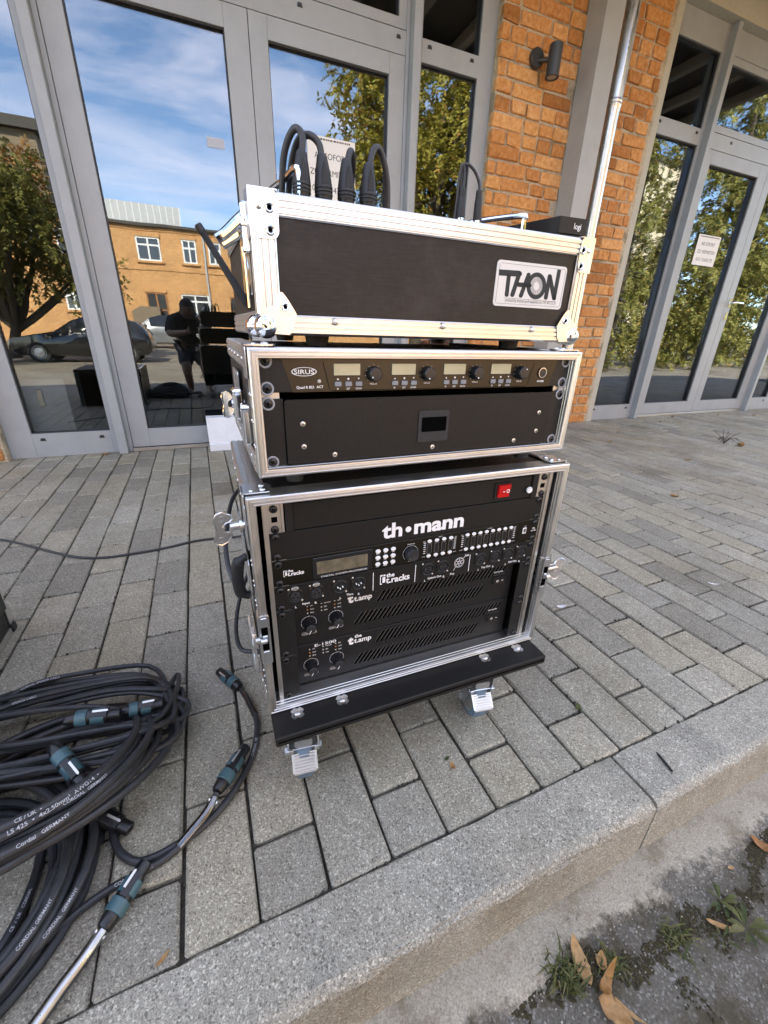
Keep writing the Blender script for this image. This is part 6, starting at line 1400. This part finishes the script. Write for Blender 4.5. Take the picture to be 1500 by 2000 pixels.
# ---- trees
def leaf_cloud(rs, clumps, per, leaflets, size, droop, spread):
    """sprays of small leaf faces round the clump centres; returns verts, faces"""
    V = []
    for c, rad in clumps:
        n_ = per
        d = rs.normal(size=(n_, 3)); d /= np.linalg.norm(d, axis=1)[:, None]
        o = c + d * (rad * rs.uniform(.15, 1.0, (n_, 1)) ** .6)
        dirs = d * .8 + rs.normal(size=(n_, 3)) * .35; dirs[:, 2] -= droop; dirs /= np.linalg.norm(dirs, axis=1)[:, None]
        for i in range(n_):
            L = spread * rs.uniform(.6, 1.3); side = np.cross(dirs[i], (0, 0, 1)); side /= (np.linalg.norm(side) + 1e-6); up = np.cross(side, dirs[i])
            f = rs.uniform(0, 1, leaflets); s = np.where(rs.random(leaflets) < .5, -1, 1)
            base = o[i] + dirs[i] * (L * f)[:, None]; base[:, 2] -= (f ** 2) * L * droop * .5
            ld = dirs[i] * .55 + side * (s * .75)[:, None] + rs.normal(size=(leaflets, 3)) * .30; ld /= np.linalg.norm(ld, axis=1)[:, None]
            wv = np.cross(ld, up + rs.normal(size=3) * .4); wv /= (np.linalg.norm(wv, axis=1)[:, None] + 1e-6)
            ll = size * rs.uniform(.6, 1.25, (leaflets, 1)); ww = ll * .22
            q = np.stack([base, base + ld * ll * .45 + wv * ww, base + ld * ll, base + ld * ll * .45 - wv * ww], 1); V.append(q.reshape(-1, 3))
    V = np.concatenate(V); n_ = len(V) // 4
    return V, np.arange(n_ * 4).reshape(-1, 4)
def cloud_obj(name, V, F, mat, parent, off):
    me = bpy.data.meshes.new(name); V = V - np.array(off)
    me.vertices.add(len(V)); me.vertices.foreach_set('co', V.astype(np.float32).ravel()); me.loops.add(F.size); me.loops.foreach_set('vertex_index', F.astype(np.int32).ravel())
    me.polygons.add(len(F)); me.polygons.foreach_set('loop_start', np.arange(0, F.size, 4, dtype=np.int32)); me.polygons.foreach_set('loop_total', np.full(len(F), 4, np.int32))
    me.materials.append(M[mat]); me.update(); me.validate(); return link(name, me, parent)
def tree(label, base, crown, nclump, per, leaflets, size, mat, seed, trunk_r=.25, droop=.4, spread=.5, cr_=.8, fork=1.6, kind='tree', lean=(0, 0)):
    """crown: list of (centre xyz, radii xyz)"""
    rs = np.random.RandomState(seed); t = thing(kind, label, 'tree', base); off = base; cl = []
    tot = sum(r[0] * r[1] * r[2] for _, r in crown)
    for c, r in crown:
        k = max(3, int(nclump * r[0] * r[1] * r[2] / tot))
        d = rs.normal(size=(k, 3)); d /= np.linalg.norm(d, axis=1)[:, None]; rad = rs.uniform(.35, 1.0, (k, 1)) ** .5
        for p in np.array(c) + d * rad * np.array(r): cl.append((p, cr_ * rs.uniform(.6, 1.25)))
    m_ = MB(); b = Vector(base); f = b + Vector((lean[0], lean[1], fork)); m_.tube(spline([b - Vector((0, 0, .1)), b + Vector((lean[0] * .2, lean[1] * .2, fork * .35)), f], 5), [trunk_r * 1.35] + [trunk_r * (1.1 - .03 * i) for i in range(10)], 12)
    for p, rad in cl[::max(1, len(cl) // 26)]:
        p = Vector(p); mid = f.lerp(p, .5) + Vector(rs.uniform(-.3, .3, 3)); P = spline([f - Vector((0, 0, .15)), mid, p], 5); n_ = len(P); m_.tube(P, [trunk_r * .55 * (1 - .9 * i / (n_ - 1)) + .012 for i in range(n_)], 7)
    m_.build('trunk', 'bark', t, off)
    V, F = leaf_cloud(rs, cl, per, leaflets, size, droop, spread)
    cloud_obj('crown', V, F, mat, t, off); return t
def conifer(label, base, H, R0, mat, seed, bare=.6, size=.16):
    rs = np.random.RandomState(seed); t = thing('conifer', label, 'tree', base); cl = []
    br = []; z = bare
    while z < H - .15:
        r = R0 * (1 - (z - bare) / (H - bare)) ** .8 + .12
        for q in range(5):
            a = rs.uniform(0, 6.283); l_ = r * rs.uniform(.65, 1.1); zz = base[2] + z + rs.uniform(-.12, .12); k = max(2, int(l_ / .30))
            for i in range(1, k + 1):
                g = i / k; cl.append((np.array([base[0] + math.cos(a) * l_ * g, base[1] + math.sin(a) * l_ * g, zz - .28 * l_ * g * g + .05 * i * 0]), .12 + .10 * (1 - g)))
            br.append((base[0], base[1], zz, base[0] + math.cos(a) * l_ * .8, base[1] + math.sin(a) * l_ * .8, zz - .2 * l_))
        z += .42 + .02 * z
    m_ = MB(); b = Vector(base); m_.tube([b - Vector((0, 0, .1)), b + Vector((0, 0, H * .5)), b + Vector((0, 0, H))], [.22, .12, .02], 10)
    for q in br[::2]: m_.tube([q[:3], q[3:]], [.03, .008], 5)
    m_.build('trunk', 'bark', t, base)
    V, F = leaf_cloud(rs, cl, 6, 20, size * .62, .55, .32); cloud_obj('crown', V, F, mat, t, base); return t
tree('dark spreading evergreen tree behind the parked black car', (-5.6, -15.2, GZ), [((-6.3, -15, 4.3), (2.6, 2.2, 1.7)), ((-4.6, -14.4, 3.4), (1.9, 1.8, 1.2)), ((-3.3, -14.0, 2.5), (1.25, 1.2, .8)), ((-6.2, -15, 2.5), (1.6, 1.6, .8)), ((-5.2, -12.6, 4.3), (1.7, 1.1, .9))], 120, 18, 30, .135, 'leaf_green', 5, .16, .5, .55, .55, 1.0, 'spreading_tree', (.3, .2))
tree('autumn-red creeper tree in front of the brown building', (-9.6, -33, GZ), [((-9.6, -33, 8.3), (2.6, 2, 1.6)), ((-9.2, -33, 5.8), (2.2, 2, 1.5))], 50, 16, 20, .26, 'leaf_dry', 6, .2, .3, .6, .8, 4.0, 'autumn_tree')
tree('large yellow-green tree at the yard edge', (6.9, -10.6, GZ), [((7.3, -10.4, 7.4), (3.0, 2.6, 3.0)), ((6.6, -10, 4.6), (2.5, 2.2, 1.7)), ((8.6, -10.2, 4.8), (2.2, 2.0, 2.0)), ((4.5, -9.6, 7.3), (.75, .7, .6)), ((4.7, -9.8, 5.2), (1.1, .9, .7))], 260, 16, 26, .125, 'leaf_yellow', 7, .22, .45, .5, .6, 2.2, 'leafy_tree')
tree('unseen tree added to shade the parked black car', (-6.4, -9.4, GZ), [((-5.6, -9.6, 4.0), (1.7, 1.5, 1.0)), ((-7.2, -9.4, 4.4), (1.6, 1.5, 1.1))], 40, 12, 18, .15, 'leaf_green', 21, .14, .4, .5, .55, 2.0, 'unseen_shade_tree')  # added outside the mirrored view to cast dappled shade on the black car
conifer('slender conifer nearest the farther glass doors', (13.9, -8.8, GZ), 7.2, 1.7, 'leaf_spruce', 8)
conifer('broad conifer with the widest skirts across the yard', (18.6, -10.6, GZ), 11.0, 3.0, 'leaf_spruce', 9, .9, .2)
conifer('tall conifer behind the two nearer ones', (24.0, -12.4, GZ), 13.5, 3.2, 'leaf_spruce', 10, 1.0, .22)
conifer('conifer standing farthest along the yard', (30.5, -14.5, GZ), 14.0, 3.4, 'leaf_spruce', 12, 1.0, .24)

# ---- parked cars
def car(label, cx, cy, yaw, paint, kind='hatch', scale=1.0):
    t = thing('parked_car', label, 'car', (cx, cy, GZ), yaw, 'cars parked in the yard'); t.scale = (scale,) * 3
    # stations: x, bottom, shoulder, roof, half width low, half width shoulder, half width roof
    if kind == 'hatch': ST = [(-2.05, .42, .60, .61, .62, .66, .60), (-2.0, .30, .66, .68, .74, .76, .68), (-1.85, .22, .74, .76, .82, .83, .74), (-1.2, .20, .84, .87, .85, .86, .74), (-.75, .20, .90, .95, .86, .87, .72), (-.25, .20, .93, 1.28, .86, .87, .64), (.15, .20, .94, 1.42, .86, .87, .60), (.7, .20, .95, 1.45, .86, .87, .60), (1.2, .20, .96, 1.42, .86, .87, .60), (1.6, .22, .98, 1.30, .85, .86, .60), (1.85, .26, .96, 1.06, .82, .83, .64), (1.98, .34, .84, .88, .76, .78, .68), (2.02, .44, .70, .72, .68, .70, .64)]
    else: ST = [(-2.3, .42, .66, .68, .66, .70, .64), (-2.22, .30, .76, .80, .78, .80, .72), (-2.0, .22, .88, .92, .86, .88, .78), (-1.3, .20, .98, 1.02, .90, .91, .80), (-.9, .20, 1.02, 1.08, .91, .92, .76), (-.35, .20, 1.04, 1.46, .91, .92, .68), (.1, .20, 1.05, 1.60, .91, .92, .66), (.8, .20, 1.06, 1.63, .91, .92, .66), (1.5, .20, 1.07, 1.62, .91, .92, .66), (1.95, .22, 1.08, 1.50, .90, .91, .66), (2.15, .26, 1.06, 1.16, .88, .89, .70), (2.26, .34, .90, .94, .82, .84, .74), (2.3, .46, .72, .74, .72, .74, .68)]
    m_ = MB(); vs = []; k = 10
    for x, zb, zs, zr_, w1, w2, w3 in ST:
        half = [(w1 * .86, zb), (w1, zb + .10), (w2, (zb + zs) / 2 + .05), (w2 * .985, zs), (w3, zr_)]
        vs += [(x, y, z) for y, z in half] + [(x, -y, z) for y, z in half[::-1]]
    n_ = len(ST)
    for i in range(n_ - 1):
        for j in range(k):
            j2 = (j + 1) % k; glass = (j in (3, 5)) and ST[i][3] - ST[i][2] > .12 and ST[i + 1][3] - ST[i + 1][2] > .12
            wind = j == 4 and (ST[i][3] - ST[i][2] < .33) != (ST[i + 1][3] - ST[i + 1][2] < .33) and abs(ST[i + 1][3] - ST[i][3]) > .1
            m_.cur = 1 if (glass or wind) else 0; m_.add([], []); m_.f.append((i * k + j, (i + 1) * k + j, (i + 1) * k + j2, i * k + j2)); m_.mi.append(m_.cur)
    m_.cur = 0; m_.v = vs; m_.f += [tuple(range(k))[::-1], tuple((n_ - 1) * k + j for j in range(k))]; m_.mi += [0, 0]
    m_.build('body', [paint, 'carglass'], t, angle=50)
    wx = ST[3][0] - .05, ST[-4][0] - .30
    for x in wx:
        for s in (-1, 1):
            y = s * (ST[5][4] - .10); m_ = MB(); m_.lathe([(.19, -.11), (.29, -.11), (.32, -.08), (.32, .08), (.29, .11), (.19, .11)], (x, y, .32), (0, s, 0), 24); w_ = m_.build('wheel', 'tyre', t)
            m_ = MB(); m_.lathe([(.20, .09), (.20, .112), (.17, .108), (.06, .118), (0, .12)], (x, y, .32), (0, s, 0), 20, False); m_.build('rim', 'rim', w_)
    for s in (-1, 1):
        m_ = MB(); m_.box(ST[1][0] - .02, ST[1][0] + .12, s * .60 - .14, s * .60 + .14, .58, .70, .02); m_.build('headlight', 'head', t)
        m_ = MB(); m_.box(ST[-2][0] - .12, ST[-2][0] + .02, s * .64 - .10, s * .64 + .10, .66, .82, .02); m_.build('tail_light', 'tail', t)
        m_ = MB(); m_.box(ST[4][0] + .25, ST[4][0] + .40, s * (ST[4][5] + .02) - .08, s * (ST[4][5] + .02) + .08, ST[4][2] + .02, ST[4][2] + .16, .03); m_.build('wing_mirror', paint, t)
    return t
car('black hatchback parked under the dark evergreen', -3.15, -13.7, 0.03, 'carblack', 'hatch', .92)
car('silver estate car parked nearer the brick building', -1.7, -23.8, 0.0, 'carsilver', 'suv', 1.0)
car('red hatchback parked beyond the conifers', 13.5, -19.5, .2, 'cartan', 'hatch', 1.0)

# ---- the person taking the picture
t = thing('person', 'person in dark top and shorts stooping to hold up a phone', 'person', (-.03, -3.66, road_z(-3.66))); off = Vector(t.location)
zf = road_z(-3.66)
sk = {'pelvis': ((-.07, -3.80, .50), .150), 'spine': ((-.075, -3.70, .66), .150), 'chest': ((-.085, -3.56, .80), .165), 'neckb': ((-.075, -3.46, .885), .085), 'neck': ((-.070, -3.42, .905), .062), 'head': ((-.065, -3.375, .945), .088), 'crown': ((-.065, -3.385, 1.000), .072),
      'shL': ((-.27, -3.53, .800), .080), 'elL': ((-.31, -3.36, .640), .050), 'wrL': ((-.095, -3.10, .675), .031), 'hL': ((-.075, -3.065, .690), .026), 'shR': ((.105, -3.53, .800), .080), 'elR': ((.17, -3.36, .640), .050), 'wrR': ((.060, -3.10, .675), .031), 'hR': ((.040, -3.065, .690), .026),
      'hipL': ((-.165, -3.79, .45), .115), 'knL': ((-.175, -3.56, .185), .066), 'caL': ((-.165, -3.62, .05), .055), 'anL': ((-.155, -3.68, zf + .08), .040), 'toL': ((-.165, -3.55, zf + .035), .036),
      'hipR': ((.025, -3.79, .45), .115), 'knR': ((.065, -3.56, .185), .066), 'caR': ((.075, -3.62, .05), .055), 'anR': ((.080, -3.68, zf + .08), .040), 'toR': ((.095, -3.55, zf + .035), .036)}
ed = [('pelvis', 'spine'), ('spine', 'chest'), ('chest', 'neckb'), ('neckb', 'neck'), ('neck', 'head'), ('head', 'crown'), ('chest', 'shL'), ('shL', 'elL'), ('elL', 'wrL'), ('wrL', 'hL'), ('chest', 'shR'), ('shR', 'elR'), ('elR', 'wrR'), ('wrR', 'hR'), ('pelvis', 'hipL'), ('hipL', 'knL'), ('knL', 'caL'), ('caL', 'anL'), ('anL', 'toL'), ('pelvis', 'hipR'), ('hipR', 'knR'), ('knR', 'caR'), ('caR', 'anR'), ('anR', 'toR')]
def skin_mesh(name, keys, edges, grow, mats, root, parent):
    ks = list(keys); me = bpy.data.meshes.new(name); me.from_pydata([tuple(Vector(sk[k][0]) - off) for k in ks], [(ks.index(a), ks.index(b)) for a, b in edges], []); o = link(name, me, parent)
    md = o.modifiers.new('skin', 'SKIN'); md.use_smooth_shade = True
    if not me.skin_vertices: return o
    for i, k in enumerate(ks):
        sv = me.skin_vertices[0].data[i]; r_ = sk[k][1] + grow; sv.radius = (r_, r_); sv.use_root = (k == root)
    o.modifiers.new('sub', 'SUBSURF').levels = 1; o.modifiers['sub'].render_levels = 2
    for m_ in mats: me.materials.append(M[m_])
    return o
def ensure_skin(o):
    pass
_old = bpy.context.view_layer.objects.active
def skinned(name, keys, edges, grow, mat, root, parent):
    ks = list(keys); me = bpy.data.meshes.new(name); me.from_pydata([tuple(Vector(sk[k][0]) - off) for k in ks], [(ks.index(a), ks.index(b)) for a, b in edges], []); o = link(name, me, parent)
    bpy.context.view_layer.objects.active = o; o.select_set(True); bpy.ops.object.modifier_add(type='SKIN'); o.modifiers[0].use_smooth_shade = True
    for i, k in enumerate(ks):
        sv = me.skin_vertices[0].data[i]; r_ = sk[k][1] + grow; sv.radius = (r_, r_); sv.use_root = (k == root)
    md = o.modifiers.new('sub', 'SUBSURF'); md.levels = 1; md.render_levels = 2; o.select_set(False)
    dg = bpy.context.evaluated_depsgraph_get(); me2 = bpy.data.meshes.new_from_object(o.evaluated_get(dg)); o.modifiers.clear(); o.data = me2; me2.name = name
    me2.materials.clear(); me2.materials.append(M[mat]); return o
body = skinned('body', sk, ed, 0, 'skin', 'pelvis', t)
ub = ['pelvis', 'spine', 'chest', 'neckb', 'shL', 'elL', 'shR', 'elR']
skinned('t_shirt', ub, [e for e in ed if e[0] in ub and e[1] in ub], .014, 'cloth', 'pelvis', t)
sk2 = dict(sk); sk['knL'] = ((-.172, -3.60, .235), .095); sk['knR'] = ((.056, -3.60, .235), .095)
lb = ['pelvis', 'hipL', 'knL', 'hipR', 'knR']; skinned('shorts', lb, [e for e in ed if e[0] in lb and e[1] in lb], .012, 'shorts', 'pelvis', t)
h0 = Vector((-.065, -3.385, .968)); m_ = MB(); m_.sphere(h0 + Vector((0, -.030, .016)), .094, 18, 12, (.92, 1.0, .98)); m_.build('hair', 'hair', t, off, angle=180)
m_ = MB(); m_.sphere(h0 + Vector((0, .088, -.040)), .016, 8, 6, (.7, 1, 1.2)); m_.build('nose', 'skin', body, off, angle=180)
for s in (-1, 1):
    m_ = MB(); m_.sphere(h0 + Vector((s * .082, -.005, -.035)), .022, 8, 6, (.4, .7, 1.2)); m_.build('ear', 'skin', body, off, angle=180)
    m_ = MB(); m_.sphere(h0 + Vector((s * .032, .072, -.018)), .010, 8, 6); m_.build('eye', 'ink', body, off, angle=180)
    hx = -.070 if s < 0 else .036; m_ = MB()
    for i in range(4): z = .715 - i * .017; m_.tube(spline([(hx + s * .012, -3.066, z - .005), (hx + s * .016, -3.050, z), (hx + s * .004, -3.034, z), (hx - s * .012, -3.032, z - .002)], 3), [.0085] * 7 + [.008] * 3, 7)
    m_.tube(spline([(hx + s * .014, -3.075, .70), (hx + s * .004, -3.062, .722), (hx - s * .010, -3.050, .735)], 3), .0095, 7); m_.build('fingers', 'skin', body, off)
    m_ = MB(); a = 'anL' if s < 0 else 'anR'; p_ = Vector(sk[a][0]); m_.sphere((p_.x + s * .005, p_.y + .075, zf + .045), .06, 14, 8, (.85, 2.3, .72)); m_.build('shoe', 'cloth', t, off, angle=180)
m_ = MB(); m_.sphere(h0 + Vector((0, .080, -.066)), .02, 8, 4, (1.1, .4, .25)); m_.build('mouth', 'cartan', body, off, angle=180)
t = thing('mobile_phone', 'dark mobile phone held up by the stooping person', 'phone', (-.02, -3.045, .64))
m_ = MB(); m_.prism(rrect(-.056, .020, .640, .790, .010), (0, -3.047, 0), (1, 0, 0), (0, 0, 1), (0, .008, 0)); m_.build('body', 'plastic', t, t.location)
m_ = MB(); m_.cyl((-.0164, -3.039, .752), (-.0164, -3.0375, .752), .007, n=14); m_.build('lens', 'carglass', t, t.location)
